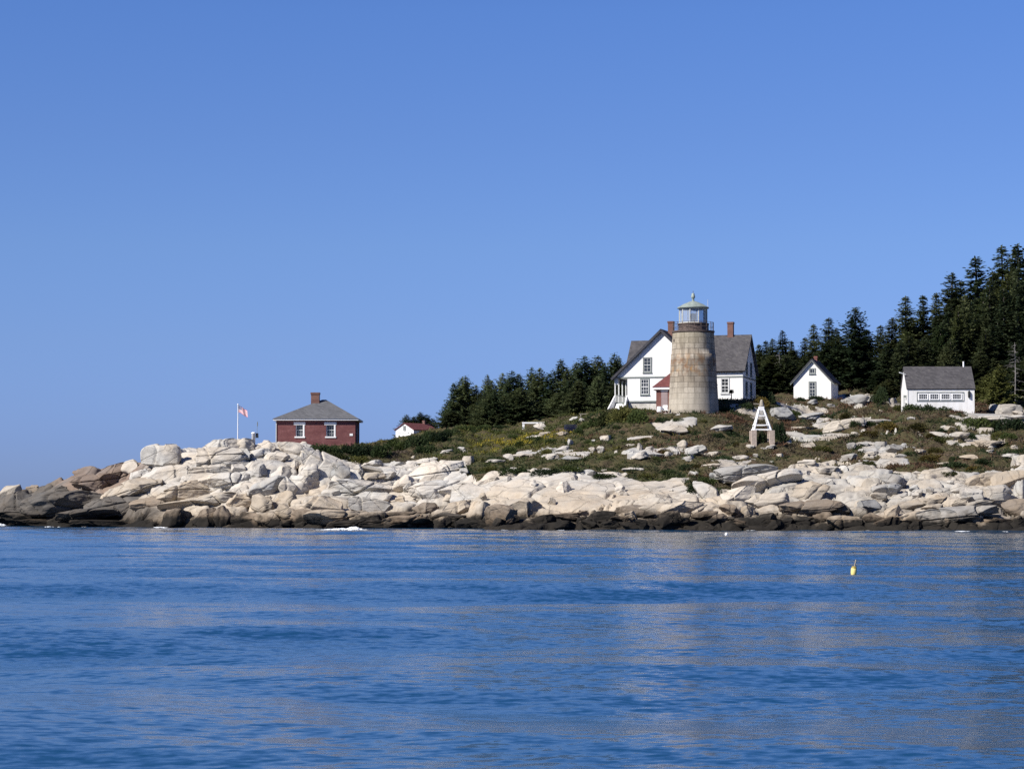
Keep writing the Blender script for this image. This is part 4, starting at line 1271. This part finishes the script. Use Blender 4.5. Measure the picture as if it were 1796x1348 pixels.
SCRUB_ROCKS = [
 (1265,749,36,12,18,'p'),(1215,789,44,16,16,'p'),(1255,795,34,9,6,'p'),(1297,801,30,9,4,'p'),(1326,798,13,7,0,'p'),(1368,797,14,5,0,'p'),(1420,779,36,16,8,'p'),(1415,808,32,9,6,'p'),(1450,821,52,14,4,'p'),(1412,829,28,9,0,'p'),(1480,821,18,11,0,'w'),(1252,815,32,7,0,'p'),
 (1370,723,64,20,4,'g'),(1425,727,54,12,4,'g'),(1456,709,22,9,0,'g'),(1425,704,24,9,0,'g'),(1478,743,76,16,13,'w'),(1525,738,72,7,0,'p'),(1405,750,60,5,0,'p'),(1497,700,52,18,18,'g'),
 (812,787,20,9,0,'p'),(822,806,24,16,0,'p'),(815,823,20,12,0,'p'),(812,846,30,13,0,'p'),(866,838,22,9,0,'p'),(890,839,16,8,0,'p'),(892,800,18,10,0,'p'),(922,797,40,7,0,'p'),(870,808,54,6,6,'p'),(938,796,22,7,0,'p'),(966,786,40,8,3,'p'),(990,785,30,9,-3,'p'),(1000,803,44,11,4,'g'),(966,800,28,12,-12,'p'),(1000,774,11,11,0,'p'),
 (1038,787,12,9,0,'p'),(1055,787,18,13,4,'p'),(1063,767,24,9,6,'p'),(1042,772,12,6,14,'p'),(936,765,24,6,8,'p'),(957,759,26,8,6,'t'),(987,759,22,6,0,'t'),(1182,751,54,11,6,'p'),(1106,780,22,6,0,'p'),(1122,782,14,14,-14,'p'),(1139,785,20,9,0,'p'),(1105,791,16,8,18,'w'),(1122,798,40,13,14,'p'),(1150,796,28,9,0,'p'),(1160,788,16,7,0,'p'),(1172,795,17,9,0,'p'),(1196,778,18,14,30,'p'),(1186,792,16,12,0,'p'),(1208,804,24,11,22,'p'),(1240,796,18,8,0,'p'),(1110,821,38,5,0,'p'),(1060,824,14,5,0,'p'),(1040,830,20,8,4,'d'),
 (948,747,24,11,6,'p'),(1008,733,18,8,20,'p'),(1020,735,14,6,0,'p'),(785,790,26,7,0,'p'),(815,790,14,8,14,'p'),(725,801,11,5,0,'p'),(762,803,11,5,0,'p'),(752,822,50,9,10,'p'),(700,812,26,6,0,'p'),
 (1492,780,20,13,0,'g'),(1518,778,24,9,4,'g'),(1546,778,26,10,0,'g'),(1572,784,44,16,0,'g'),(1580,798,22,9,0,'g'),(1490,799,36,12,12,'g'),(1530,793,26,5,0,'p'),(1650,762,40,9,-16,'p'),(1684,761,36,14,0,'p'),(1725,775,62,11,16,'t'),(1736,790,20,7,0,'p'),(1778,782,17,10,0,'p'),(1772,798,42,8,-8,'p'),(1608,828,17,6,8,'p'),
 (1765,716,50,20,-8,'g'),(1745,714,24,16,10,'g'),(1750,730,88,10,3,'w'),(1788,724,30,10,-10,'p'),(1562,703,26,12,10,'p'),(1574,710,24,13,0,'g'),(1598,732,14,5,0,'p'),(1655,748,14,7,16,'p'),(1610,790,30,6,4,'t'),(1700,800,34,7,6,'t'),(1660,812,30,6,0,'t'),(1316,781,24,6,0,'p'),(1352,782,24,6,4,'p'),(1338,785,18,4,0,'p'),
]
rows = []
def add_rock(spec, seed, name, group, zone, sink=.2, depth=None):
    px, py, w, h, lean, tn = spec[:6]
    q = hit(px, py + h * (.25 if zone != 'scrub' else .45))
    Y = q.y; s = sc(Y)
    W, Hh = w * s * 1.04, h * s * 1.12
    D = depth or max(.7 * W * random.uniform(.55, .95), Hh * .9)
    D = min(D, W * 1.1 + .3)
    big = w > 60
    if big:
        me = rock_mesh(seed, ICO5 if w > 90 else ICO4, [2.5, 3.0, 3.8][seed % 3], 9, .045, layered=0, split=3 if w > 90 else 1)
    else:
        me = PROTO[seed % len(PROTO)]
    o = link(name, me)
    o.scale = (W * random.uniform(.98, 1.1), D, Hh * 1.15)
    c = at(px, py, Y + D * .02)
    if zone == 'scrub':
        c = at(px, py + h * .22, Y + D * .06); Hh *= 1.35; W *= 1.12
    o.location = c
    o.rotation_euler = (R(random.uniform(-9, 9) - (8 if zone != 'scrub' else 0)), -R(lean * (1 if zone != 'scrub' else .6)), R(random.uniform(-26, 6) * (.45 if big else 1)))
    cc = np.array(TONES[tn][0]) * random.uniform(.88, 1.08) * (.88 if zone == 'scrub' else 1) * (.86 if px > 1225 and zone != 'scrub' else 1)
    o.color = (*[float(min(.7, x)) for x in cc], 1)
    size = 'huge' if w > 88 else 'large' if w > 50 else 'medium' if w > 28 else 'small'
    form = 'flat' if w / h > 3.4 else 'blocky' if w / h < 1.5 else 'rounded' if w / h < 2.4 else 'low'
    where = {'tide': 'at the waterline', 'shore': 'on the dry ledges', 'top': 'high on the ledges', 'scrub': 'in the scrub'}[zone]
    tag(o, None, 'boulder' if h > 9 else 'rock', group)
    rows.append((o, px, f'{size} {form} {TONES[tn][1]} rock {where} {place_phrase(px)}'))
    return o
rk = random.Random(3)
for k, sp in enumerate(ROCKS):
    if sp[0] > 1225 and sp[1] < 886 and sp[2] < 70 and rk.random() < .5: continue
    zone = 'tide' if sp[1] > 901 else 'shore' if sp[1] > 842 else 'top'
    add_rock(sp, 300 + k, 'boulder', {'tide': 'rocks along the waterline', 'shore': 'dry shore boulders', 'top': 'boulders on top of the ledges'}[zone], zone)
for k, sp in enumerate(SCRUB_ROCKS):
    add_rock(sp, 700 + k * 7, 'field_rock', 'pale rocks lying in the scrub', 'scrub')
# loose rubble between the ledges
taken = []
rr_ = random.Random(11)
n_rub = 0
while n_rub < 64:
    px = rr_.choice([rr_.uniform(1580, 1680), rr_.uniform(430, 640), rr_.uniform(700, 900), rr_.uniform(1220, 1796), rr_.uniform(930, 1240)])
    lo = np.interp(px, [v[0] for v in VEG], [v[1] for v in VEG]) + 6
    if px < 560: lo = 800
    py = rr_.uniform(lo, 922) if px < 1570 or px > 1690 else rr_.uniform(840, 885)
    w = rr_.uniform(8, 26)
    add_rock((px, py, w, w * rr_.uniform(.45, .8), rr_.uniform(-20, 30), 't' if py > 870 else 'p'), 900 + n_rub * 5, 'loose_stone', 'loose stones between the ledges', 'tide' if py > 901 else 'shore')
    n_rub += 1
n_rub = 0
while n_rub < 56:
    px = rr_.uniform(640, 1796)
    py = rr_.uniform(908, 926)
    w = rr_.uniform(12, 46)
    add_rock((px, py, w, w * rr_.uniform(.3, .6), rr_.uniform(-12, 24), rr_.choice(['b', 'd', 't'])), 1400 + n_rub * 3, 'tide_stone', 'dark stones awash along the tide line', 'tide')
    n_rub += 1
settle_labels(rows)

# ------------------------------------------------------------------ leafy shapes
def leaves_mesh(name, P, Dr, L, Wd, mat, roll=None, attr=None, seed=1):
    """one kite-shaped leaf (or needle spray) at each point P, pointing along Dr"""
    r = np.random.default_rng(seed)
    n = len(P)
    Dr = Dr / np.maximum(np.linalg.norm(Dr, axis=1, keepdims=True), 1e-6)
    t = r.normal(size=(n, 3)) if roll is None else roll
    S = np.cross(Dr, t); S /= np.maximum(np.linalg.norm(S, axis=1, keepdims=True), 1e-6)
    L = np.broadcast_to(L, (n,))[:, None]; Wd = np.broadcast_to(Wd, (n,))[:, None]
    a = P; b = P + Dr * L * .45 + S * Wd * .5; c = P + Dr * L; d = P + Dr * L * .45 - S * Wd * .5
    V = np.stack([a, b, c, d], 1).reshape(-1, 3)
    me = np_mesh(name, V, np.arange(4 * n).reshape(n, 4), False, mat)
    if attr is not None:
        ca = me.color_attributes.new('tone', 'FLOAT_COLOR', 'POINT')
        cc = np.ones((4 * n, 4), np.float32); cc[:, :3] = np.repeat(attr, 4, axis=0)
        ca.data.foreach_set('color', cc.ravel())
    return me

def spruce_meshes(seed, h=10.0, rad=2.2, dense=1.0, bare=.06, ragged=.3, lean_top=.9):
    """crown and trunk of a spruce"""
    r = np.random.default_rng(seed)
    P, Dr, Ls, Ws, Rl = [], [], [], [], []
    z = h * bare
    while z < h * .985:
        f = (z - h * bare) / (h * (1 - bare))
        prof = (1 - f) ** .70 * (.75 + .25 * min(1, f / .08))
        nb = int(r.integers(5, 8) * (1 if f < .8 else .8))
        a0 = r.uniform(0, 6.28)
        for k in range(nb):
            az = a0 + 6.283 * k / nb + r.normal(0, .25)
            ln = rad * prof * r.uniform(1 - ragged * 1.6, 1 + ragged * .55) + .07
            if r.random() < .06: ln *= .35
            slope = r.normal(-.12, .14) + .45 * f
            ox = np.array([math.cos(az), math.sin(az), 0.0]); side = np.array([-math.sin(az), math.cos(az), 0.0])
            n = max(3, int(ln / .095 * dense))
            for q in range(n):
                t = (q + r.random()) / n
                c = ox * ln * t + np.array([0, 0, z + r.normal(0, .13) + slope * ln * t + .22 * ln * t * t])
                for sg in (-1, 1, 0) if t < .9 else (0, -1, 1):
                    d = ox * (.75 if sg else 1.0) + side * sg * r.uniform(.5, 1.0) + np.array([0, 0, r.normal(-.05 if sg else .12, .28)])
                    P.append(c); Dr.append(d); Ls.append((.24 + .30 * (1 - t)) * r.uniform(.7, 1.3) * (.5 + .55 * prof)); Ws.append(r.uniform(.15, .28) * (.6 + .4 * prof))
                    Rl.append(np.array([r.normal(0, .5), r.normal(0, .5), 1.0]))
        z += r.uniform(.20, .34) * (1.0 if f < .75 else .8)
    for k in range(26):
        P.append(np.array([0, 0, h * r.uniform(.93, .995)])); Dr.append(np.array([r.normal(0, .5), r.normal(0, .5), 1.2])); Ls.append(r.uniform(.15, .32)); Ws.append(.08); Rl.append(r.normal(size=3))
    crown = leaves_mesh('crown', np.array(P), np.array(Dr), np.array(Ls), np.array(Ws), M['needles'], np.array(Rl))
    tr = MB()
    zs = [-.6, h * .25, h * .55, h * .85, h]
    for a, b in zip(zs[:-1], zs[1:]):
        ra = .022 * h * (1 - max(0, a) / h) * .8 + .02; rb = .022 * h * (1 - b / h) * .8 + .015
        tr.tube((0, 0, a), (0, 0, b), ra, rb, 8)
    return crown, tr.mesh('trunk', M['bark'])
def dead_meshes(seed, h=10.0):
    r = np.random.default_rng(seed)
    m = MB()
    m.tube((0, 0, -.5), (.1, 0, h * .5), .10, .07, 7); m.tube((.1, 0, h * .5), (.05, .05, h), .07, .02, 7)
    trunk = m.mesh('trunk', M['deadwood'])
    b = MB()
    z = h * .15
    while z < h * .97:
        az = r.uniform(0, 6.28); ln = r.uniform(.5, 2.0) * (1 - z / h * .7)
        e = Vector((math.cos(az) * ln, math.sin(az) * ln, z - .15 * ln + r.normal(0, .15)))
        b.tube((.08, 0, z), e, .03, .01, 5)
        for k in range(3):
            s = Vector((.08, 0, z)).lerp(e, r.uniform(.4, .95)); b.tube(s, s + Vector((r.normal(0, .25), r.normal(0, .25), r.normal(-.1, .15))), .014, .006, 4)
        z += r.uniform(.10, .28)
    return b.mesh('branches', M['deadwood']), trunk

KINDS = {   # several of each so that neighbours differ
 'slim': [spruce_meshes(11, 12, 1.9, 1.0, .05, .38), spruce_meshes(12, 12, 1.7, 1.0, .05, .42), spruce_meshes(13, 12, 2.1, 1.0, .04, .34)],
 'broad': [spruce_meshes(21, 10, 3.0, 1.0, .02, .26), spruce_meshes(22, 10, 2.7, 1.0, .02, .3), spruce_meshes(23, 10, 3.3, .95, .02, .3)],
 'full': [spruce_meshes(31, 8, 2.2, 1.15, .0, .3), spruce_meshes(32, 8, 2.5, 1.1, .0, .34), spruce_meshes(33, 8, 1.9, 1.2, .0, .3)],
}
KH = {'slim': 12, 'broad': 10, 'full': 8}
tree_rows = []
def tree(kind, px, ptop, Y, name, lab, group, width=None, tint=1.0, tone_=None, shown=True, pbase=None):
    c = at(px, ptop, Y)
    X = c.x
    zg = float(ground(X, Y))
    h = c.z - zg
    if h < 1.0: return None
    cr, tk = random.choice(KINDS[kind])
    t = thing(name, lab, 'tree', (X, Y, zg), random.uniform(0, 6.28), group)
    f = h / KH[kind]
    wf = f if width is None else 1.9 * width * sc(Y) / (2 * {'slim': 1.9, 'broad': 3.0, 'full': 2.2}[kind])
    t.scale = (wf, wf * random.uniform(.9, 1.1), f)
    t.rotation_euler = (R(random.uniform(-2, 2)), R(random.uniform(-2.5, 2.5)), t.rotation_euler.z)
    a = link('crown', cr, t); link('trunk', tk, t)
    v = tint * random.uniform(.8, 1.2)
    cl = tone_ or (1.0, 1.0, 1.0)
    a.color = (cl[0] * v, cl[1] * v, cl[2] * v, 1)
    tree_rows.append((t, px, lab))
    return t
G1 = 'spruces of the dark wood on the rise'
# skyline of the wood on the right
SKY = [(1333,604,'slim',30,292),(1346,598,'slim',32,296),(1358,594,'slim',34,290),(1373,580,'slim',34,300),(1391,598,'slim',30,294),(1409,592,'slim',30,302),(1431,569,'slim',36,300),(1453,558,'slim',42,296),(1469,576,'slim',34,304),(1499,540,'broad',84,284),
       (1522,578,'slim',44,298),(1541,571,'slim',40,304),(1563,558,'slim',42,296),(1589,520,'slim',48,300),(1618,518,'slim',46,304),(1641,514,'slim',44,310),(1666,478,'slim',62,304),(1693,492,'slim',50,312),(1719,450,'slim',70,306),(1742,480,'slim',50,314),(1762,432,'slim',66,308),(1779,436,'slim',60,316),(1791,428,'slim',66,306),(1812,436,'slim',70,312)]
for px, pt, kd, w, Y in SKY:
    ht = 'towering' if pt < 495 else 'tall' if pt < 575 else 'shorter'
    pos_ = 'beyond the keeper house end' if px < 1385 else 'behind the white cottage' if px < 1480 else 'between cottage and boathouse' if px < 1580 else 'behind the boathouse' if px < 1712 else 'beyond the boathouse end'
    tree(kd, px, pt, Y, 'spruce_tree', f"{ht} {'broad dense' if kd == 'broad' else 'slim pointed'} spruce standing against the sky {pos_}", G1, w)
# the body of the wood
rt = random.Random(4)
def ridge(px):
    return np.interp(px, [1325, 1380, 1410, 1455, 1500, 1530, 1590, 1640, 1670, 1720, 1765, 1850], [612, 612, 610, 585, 575, 592, 555, 540, 510, 480, 462, 455])
for k in range(132):
    px = rt.uniform(1328, 1850)
    Y = rt.uniform(276, 312) if px > 1480 else rt.uniform(283, 312)
    lo = float(ridge(px))
    pt = lo + rt.choice([rt.uniform(4, 45), rt.uniform(20, 110)]) * (1 if px > 1480 else .55)
    if Y < 284 and pt < 590: pt = rt.uniform(590, 640)
    pos_ = 'beyond the keeper house end' if px < 1385 else 'behind the white cottage' if px < 1480 else 'between cottage and boathouse' if px < 1580 else 'behind the boathouse' if px < 1712 else 'beyond the boathouse end'
    olive = rt.random() < .25
    tree(rt.choice(['slim', 'slim', 'broad', 'full']), px, pt, Y, 'spruce_tree', f"{'olive' if olive else 'dark'} spruce within the thick of the wood {pos_}", G1, rt.uniform(36, 62), tint=.95, tone_=(1.25, 1.2, .95) if olive else None)
for k in range(26):
    tree(rt.choice(['slim', 'broad', 'full']), rt.uniform(1850, 2080), rt.uniform(440, 560), rt.uniform(282, 316), 'spruce_tree', 'dark spruce in the wood past the end of the view', G1, rt.uniform(44, 66))
# sunlit spruces at the edge of the wood
for px, pt, Y, w, lab in ((1752, 640, 268, 42, 'light olive sunlit spruce at the wood edge beside the boathouse end'), (1735, 655, 272, 40, 'low green spruce just beyond the boathouse end wall'), (1560, 664, 272, 30, 'low ragged spruce close to the boathouse gable'), (1790, 640, 274, 50, 'dull green spruce at the wood edge above pale boulders'), (1548, 672, 270, 26, 'small dark spruce on the scrub slope left of the boathouse')):
    tree('full', px, pt, Y, 'spruce_tree', lab, G1, w, 1.05, (1.3, 1.2, .9) if px in (1752, 1735) else (1.05, 1.0, .95))
# the grove left of the house
G2 = 'spruces of the grove beside the keeper house'
GR = [(795,672,34,286),(808,662,36,290),(819,660,40,286),(835,676,34,288),(853,657,24,298),(862,668,34,290),(883,655,40,292),(898,651,44,286),(909,656,38,292),(931,645,30,300),(945,646,46,290),(962,656,38,288),(983,631,44,296),(998,648,36,288),(1010,636,44,294),(1028,625,52,290),(1046,624,50,294),(1060,640,40,288),(1075,620,40,298),(1087,626,34,300),(785,702,24,288)]
for px, pt, w, Y in GR:
    tree('full', px, pt, Y, 'spruce_tree', f"{'slender' if w < 35 else 'dense' if w < 45 else 'wide bushy'} dark spruce on the skyline of the grove left of the house", G2, w, 1.35)
for k in range(46):
    px = rt.uniform(786, 1092)
    lo = float(np.interp(px, [780, 800, 850, 930, 985, 1040, 1095], [712, 690, 684, 672, 664, 652, 655]))
    Y = rt.uniform(279, 286) if px < 1000 else rt.uniform(272, 284)
    tree(rt.choice(['full', 'broad']), px, lo + rt.uniform(0, 44), Y, 'spruce_tree', 'dark low spruce along the front of the grove left of the house', G2, rt.uniform(30, 50), 1.3)
for px, pt, w in ((712, 727, 28), (726, 731, 26), (736, 723, 34), (749, 727, 34), (760, 736, 26)):
    tree('full', px, pt, 392, 'spruce_tree', 'small far spruce rising behind the tiny white shed', 'far spruces behind the tiny shed', w)
settle_labels(tree_rows)
drow = []
for px, pt, Y, lab in ((1749, 565, 288, 'bleached bare dead trunk among the living spruces beyond the boathouse'), (1779, 600, 272, 'grey dead spruce with many bare twigs above the pale boulders'), (1786, 560, 290, 'dead grey spruce at the wood end, half hidden by living trees'), (1366, 618, 284, 'pale dead spruce trunk near the white cottage')):
    c = at(px, pt, Y); zg = float(ground(c.x, Y)); h = c.z - zg
    br, tk = dead_meshes(int(px), h)
    t = thing('dead_tree', lab, 'tree', (c.x, Y, zg), 0)
    link('branches', br, t); link('trunk', tk, t)

# ------------------------------------------------------------------ bushes
def bush_mesh(seed, n=1700):
    r = np.random.default_rng(seed)
    P, Dr = [], []
    lobes = [(r.uniform(-.55, .55), r.uniform(-.5, .5), r.uniform(.35, .6), r.uniform(.55, 1.0)) for _ in range(7)]
    for k in range(n):
        lx, ly, lr, lh = lobes[r.integers(7)]
        d = r.normal(size=3); d /= np.linalg.norm(d); d[2] = abs(d[2])
        q = r.uniform(.55, 1.05) ** .6
        P.append((lx + d[0] * lr * q, ly + d[1] * lr * q, d[2] * lh * q))
        Dr.append(d + r.normal(size=3) * .6 + np.array([0, 0, .25]))
    return leaves_mesh('foliage', np.array(P), np.array(Dr), r.uniform(.12, .26, n), r.uniform(.05, .10, n), M['bush'], seed=seed)
BM = [bush_mesh(50 + k) for k in range(5)]
brow = []
def bush(px, py, w, h, tone_, lab, name='juniper_bush', Y=None):
    if 1585 < px < 1700 and py < 740: Y = 254.5 - (px - 1600) * .012
    q = hit(px, py) if Y is None else at(px, py, Y)
    s = sc(q.y)
    zg = float(ground(q.x, q.y)) if Y is None else q.z
    o = link(name, random.choice(BM))
    o.location = (q.x, q.y + .2, zg - .1)
    o.scale = (w * s / 2, max(.5, w * s * .36), h * s)
    o.rotation_euler = (0, 0, random.uniform(-.5, .5))
    o.color = (*tone_, 1)
    tag(o, lab, 'bush', 'bushes on the island')
    brow.append((o, px, lab))
GRN, OLV, DKG, BRN, YEL = (.9, 1.0, .8), (1.25, 1.05, .8), (.55, .68, .7), (1.7, 1.05, .75), (2.0, 1.6, .7)
for px, py, w, h, c, wd in [
 (1095,739,60,32,OLV,'olive'),(1120,740,44,24,GRN,'green'),(1070,743,46,26,OLV,'olive'),(1052,746,40,16,GRN,'green'),(1030,752,30,14,GRN,'green'),(1016,760,24,14,GRN,'green'),
 (560,794,44,18,DKG,'dark'),(585,796,40,18,GRN,'green'),(612,798,44,20,DKG,'dark'),(640,800,46,24,DKG,'dark'),(668,800,44,24,GRN,'green'),(628,812,40,14,OLV,'olive'),(590,806,44,14,OLV,'olive'),(540,800,24,12,DKG,'dark'),
 (700,790,50,18,GRN,'green'),(730,784,44,22,DKG,'dark'),(752,778,36,24,GRN,'green'),(770,775,36,20,DKG,'dark'),(745,795,50,16,GRN,'green'),(690,780,34,12,GRN,'green'),
 (1366,772,26,34,DKG,'dark'),(1338,776,18,22,DKG,'dark'),(1602,726,44,20,GRN,'green'),(1632,726,48,20,DKG,'dark'),(1660,728,46,17,DKG,'dark'),(1684,732,36,13,GRN,'green'),(1580,722,34,14,OLV,'olive'),
 (1712,752,54,20,GRN,'green'),(1745,756,54,20,GRN,'green'),(1775,752,54,20,DKG,'dark'),(1700,768,40,14,DKG,'dark'),(1475,752,44,16,GRN,'green'),(1500,748,24,12,DKG,'dark'),(1548,702,24,26,DKG,'dark'),(1536,708,22,18,GRN,'green'),
 (1432,702,30,10,DKG,'dark'),(1448,700,26,10,OLV,'olive'),(1405,703,20,8,DKG,'dark'),(1310,716,40,14,DKG,'dark'),(1335,712,34,18,BRN,'brown'),(1345,705,34,22,DKG,'dark'),(1275,722,40,10,DKG,'dark'),
 (1225,862,44,18,DKG,'dark'),(1240,850,40,16,GRN,'green'),(1255,868,30,14,DKG,'dark'),(1060,838,50,10,GRN,'green'),(960,832,60,12,DKG,'dark'),(900,830,60,12,GRN,'green'),(860,826,40,12,OLV,'olive'),(1000,825,50,10,GRN,'green'),(1140,838,44,10,OLV,'olive'),
 (1560,752,50,16,BRN,'brown'),(1610,756,56,16,BRN,'brown'),(1530,765,44,12,BRN,'brown'),(1650,776,44,12,OLV,'olive'),(1680,820,70,14,DKG,'dark'),(1640,806,60,12,BRN,'brown'),(1730,812,50,10,DKG,'dark'),(1440,790,40,10,OLV,'olive'),
 (880,752,34,8,DKG,'dark'),(850,752,40,10,GRN,'green'),(815,755,44,12,GRN,'green'),(790,762,40,12,DKG,'dark'),(1190,738,24,6,GRN,'green')]:
    bush(px, py, w, h, c, f"{'broad' if w > 42 else 'small'} {wd} bush in the scrub {place_phrase(px)}")
rb = random.Random(23)
for k in range(70):
    px = rb.uniform(700, 1790)
    lo = float(np.interp(px, [v[0] for v in VEG], [v[1] for v in VEG]))
    hi = float(np.interp(px, [700, 800, 1000, 1080, 1260, 1400, 1500, 1600, 1790], [782, 760, 748, 735, 735, 722, 720, 738, 748]))
    py = rb.uniform(hi, lo - 3)
    if 1300 < px < 1375 and py < 790: continue
    w = rb.uniform(14, 36); h = w * rb.uniform(.22, .42)
    c, wd = rb.choice([(DKG, 'dark'), (DKG, 'dark'), (GRN, 'green'), (OLV, 'olive'), (BRN, 'brown')] if px > 1150 else [(DKG, 'dark'), (GRN, 'green'), (GRN, 'green'), (OLV, 'olive')])
    bush(px, py, w, h, c, f"{'tiny' if w < 22 else 'little'} {wd} shrub {'low' if py > 790 else 'high'} on the slope {place_phrase(px)}", 'low_shrub')
settle_labels(brow)
# the round-headed little shrub on a stem beside the house window
q = at(1283, 706, 256)
t = thing('standard_shrub', 'round dark shrub head on a thin stem in front of the white house wall', 'shrub', (q.x, q.y, float(ground(q.x, q.y))))
hz = at(1283, 687, 256).z - float(ground(q.x, q.y))
MB().tube((0, 0, -.3), (0, 0, hz), .07, .05, 7).build('stem', M['bark'], t)
b = link('head', BM[0], t); b.location = (0, 0, hz - .16); b.scale = (.36, .3, .42); b.color = (.3, .35, .35, 1)

# ------------------------------------------------------------------ ground cover nobody could count
def cover():
    n = 120000
    u = rng.uniform(-60, 1900, n); Y = np.where(rng.random(n) < .85, rng.uniform(204, 272, n), rng.uniform(272, 305, n))
    i = np.clip(((u - US[0]) / 2.5).astype(int), 0, NU - 1); j = np.clip(np.searchsorted(YS, Y) - 1, 0, NY - 1)
    m = ROCKM[i, j]
    ok = (m < .42) & (ZT[i, j] > 1.5)
    u, Y, i, j = u[ok], Y[ok], i[ok], j[ok]
    z = ZT[i, j]
    X = XT[i, j] + rng.uniform(-.12, .12, len(u)); Y = YS[j] + rng.uniform(-.1, .1, len(u))
    px, py = to_px(X, Y, z)
    n = len(px)
    # kinds of cover by place: each patch of shrub or grass has its own colour and height
    a, b = fbm(X * .22, Y * .22, seed=201), fbm(X * .7, Y * .7, seed=205)
    wx_, wy_ = fbm(X * .5, Y * .5, seed=206) * .9, fbm(X * .5, Y * .5, seed=207) * .7
    f1, f2, h1, h2, h3, ox, oy = voro((X + wx_) / 3.4, (Y + wy_) / 2.6, 208)
    g1, g2, k1, k2, k3, ox, oy = voro((X + wx_) / 1.1, (Y + wy_) / .9, 209)
    pl = np.array([(.020, .036, .012), (.045, .066, .020), (.075, .088, .026), (.085, .072, .042), (.115, .108, .030), (.030, .046, .016)])
    pr = np.array([(.115, .066, .040), (.175, .135, .095), (.024, .040, .014), (.070, .074, .028), (.10, .080, .050), (.135, .075, .045)])
    sel = np.clip(((h1 * .75 + k1 * .25) * 1.15 - .07) * 6, 0, 5.99).astype(int)
    right = h3 < sstep(1020, 1250, px + a * 90)
    col = np.where(right[:, None], pr[sel], pl[sel])
    patch_h = .45 + 1.25 * h2 * (sel % 2 == 0) + .5 * k2 - .35 * f1
    col = mixc(col, (.035, .05, .02), sstep(26, 10, np.abs(py - 822 + b * 8)) * sstep(1260, 1180, px) * .7)
    col = mixc(col, (.11, .06, .038), sstep(24, 8, np.abs(py - 815 + b * 8)) * sstep(1440, 1500, px) * sstep(1680, 1620, px) * .8)
    col = mixc(col, (.105, .082, .062), sstep(30, 8, np.abs(py - 803) + b * 8) * sstep(640, 660, px) * sstep(760, 700, px))
    gold = sstep(.0, .35, .25 + b * .5) * sstep(14, 6, np.abs(py - (783 - (px - 830) * .12) + a * 5)) * sstep(820, 850, px) * sstep(1030, 990, px)
    bright = rng.random(n)
    col = mixc(col, (.16, .16, .034), sstep(24, 10, np.abs(py - 774 + a * 8)) * sstep(800, 840, px) * sstep(1010, 940, px) * .85 * sstep(-.5, .1, b))
    col = mixc(col, (.34, .27, .03), gold * (bright > .4))
    col *= rng.uniform(.8, 1.2, n)[:, None]
    k = 5
    P = np.repeat(np.stack([X, Y, z - .04], 1), k, axis=0) + rng.normal(0, .10, (n * k, 3)) * np.array([1, 1, .15])
    tall = np.repeat(np.clip(patch_h * 1.15, .35, 2.3) + .4 * gold, k)
    D = rng.normal(size=(n * k, 3)) * np.array([.8, .8, .3]) + np.array([0, 0, .75])
    L = rng.uniform(.14, .34, n * k) * tall
    me = leaves_mesh('scrub', P, D, L, rng.uniform(.05, .11, n * k), M['scrub'], None, np.repeat(col, k, axis=0), 3)
    tag(link('scrub', me), 'low olive and brown scrub covering the slope between the rocks', 'scrub', kind='stuff')
cover()

# ------------------------------------------------------------------ broken water at the foot of the rocks
def foam():
    r = np.random.default_rng(9)
    V, Fc = [], []
    iv, iF = ico(2)
    def blob(X, Y, w, d, h):
        v = iv * np.array([w, d, h]) * (1 + .35 * r.normal(size=(len(iv), 1)).clip(-1, 1) * .5)
        Fc.append(iF + sum(len(q) for q in V)); V.append(v + np.array([X, Y, .04]))
    def patch(px, py, wpx, n, hh):
        Yc = shore_y(py)
        for _ in range(n):
            f = r.normal(0, .33)
            p = at(px + f * wpx * .5, py, Yc)
            blob(p.x, Yc - abs(r.normal(0, .8)), r.uniform(.06, .38), r.uniform(.06, .3), hh * r.uniform(.3, 1) * math.exp(-f * f * 2))
    patch(600, 929.5, 96, 120, .16); patch(622, 929.2, 44, 60, .28); patch(575, 930, 70, 60, .08)
    patch(2, 922.5, 22, 40, .3); patch(285, 925.5, 44, 40, .10); patch(86, 924.5, 10, 8, .08); patch(155, 924.5, 16, 8, .05)
    for k in range(26):
        pxf = r.uniform(20, 1790)
        patch(pxf, float(np.interp(pxf, cu, [c_[1] for c_ in COLS])) + r.uniform(.1, .9), r.uniform(14, 60), int(r.uniform(6, 22)), r.uniform(.02, .06))
    patch(500, 928, 40, 20, .1); patch(985, 930.5, 40, 14, .05); patch(1050, 930.5, 70, 16, .05)
    me = np_mesh('foam', np.concatenate(V), np.concatenate(Fc), True, M['foam'])
    tag(link('foam', me), 'thin white foam where the swell breaks at the foot of the rocks', 'foam', kind='stuff')
foam()
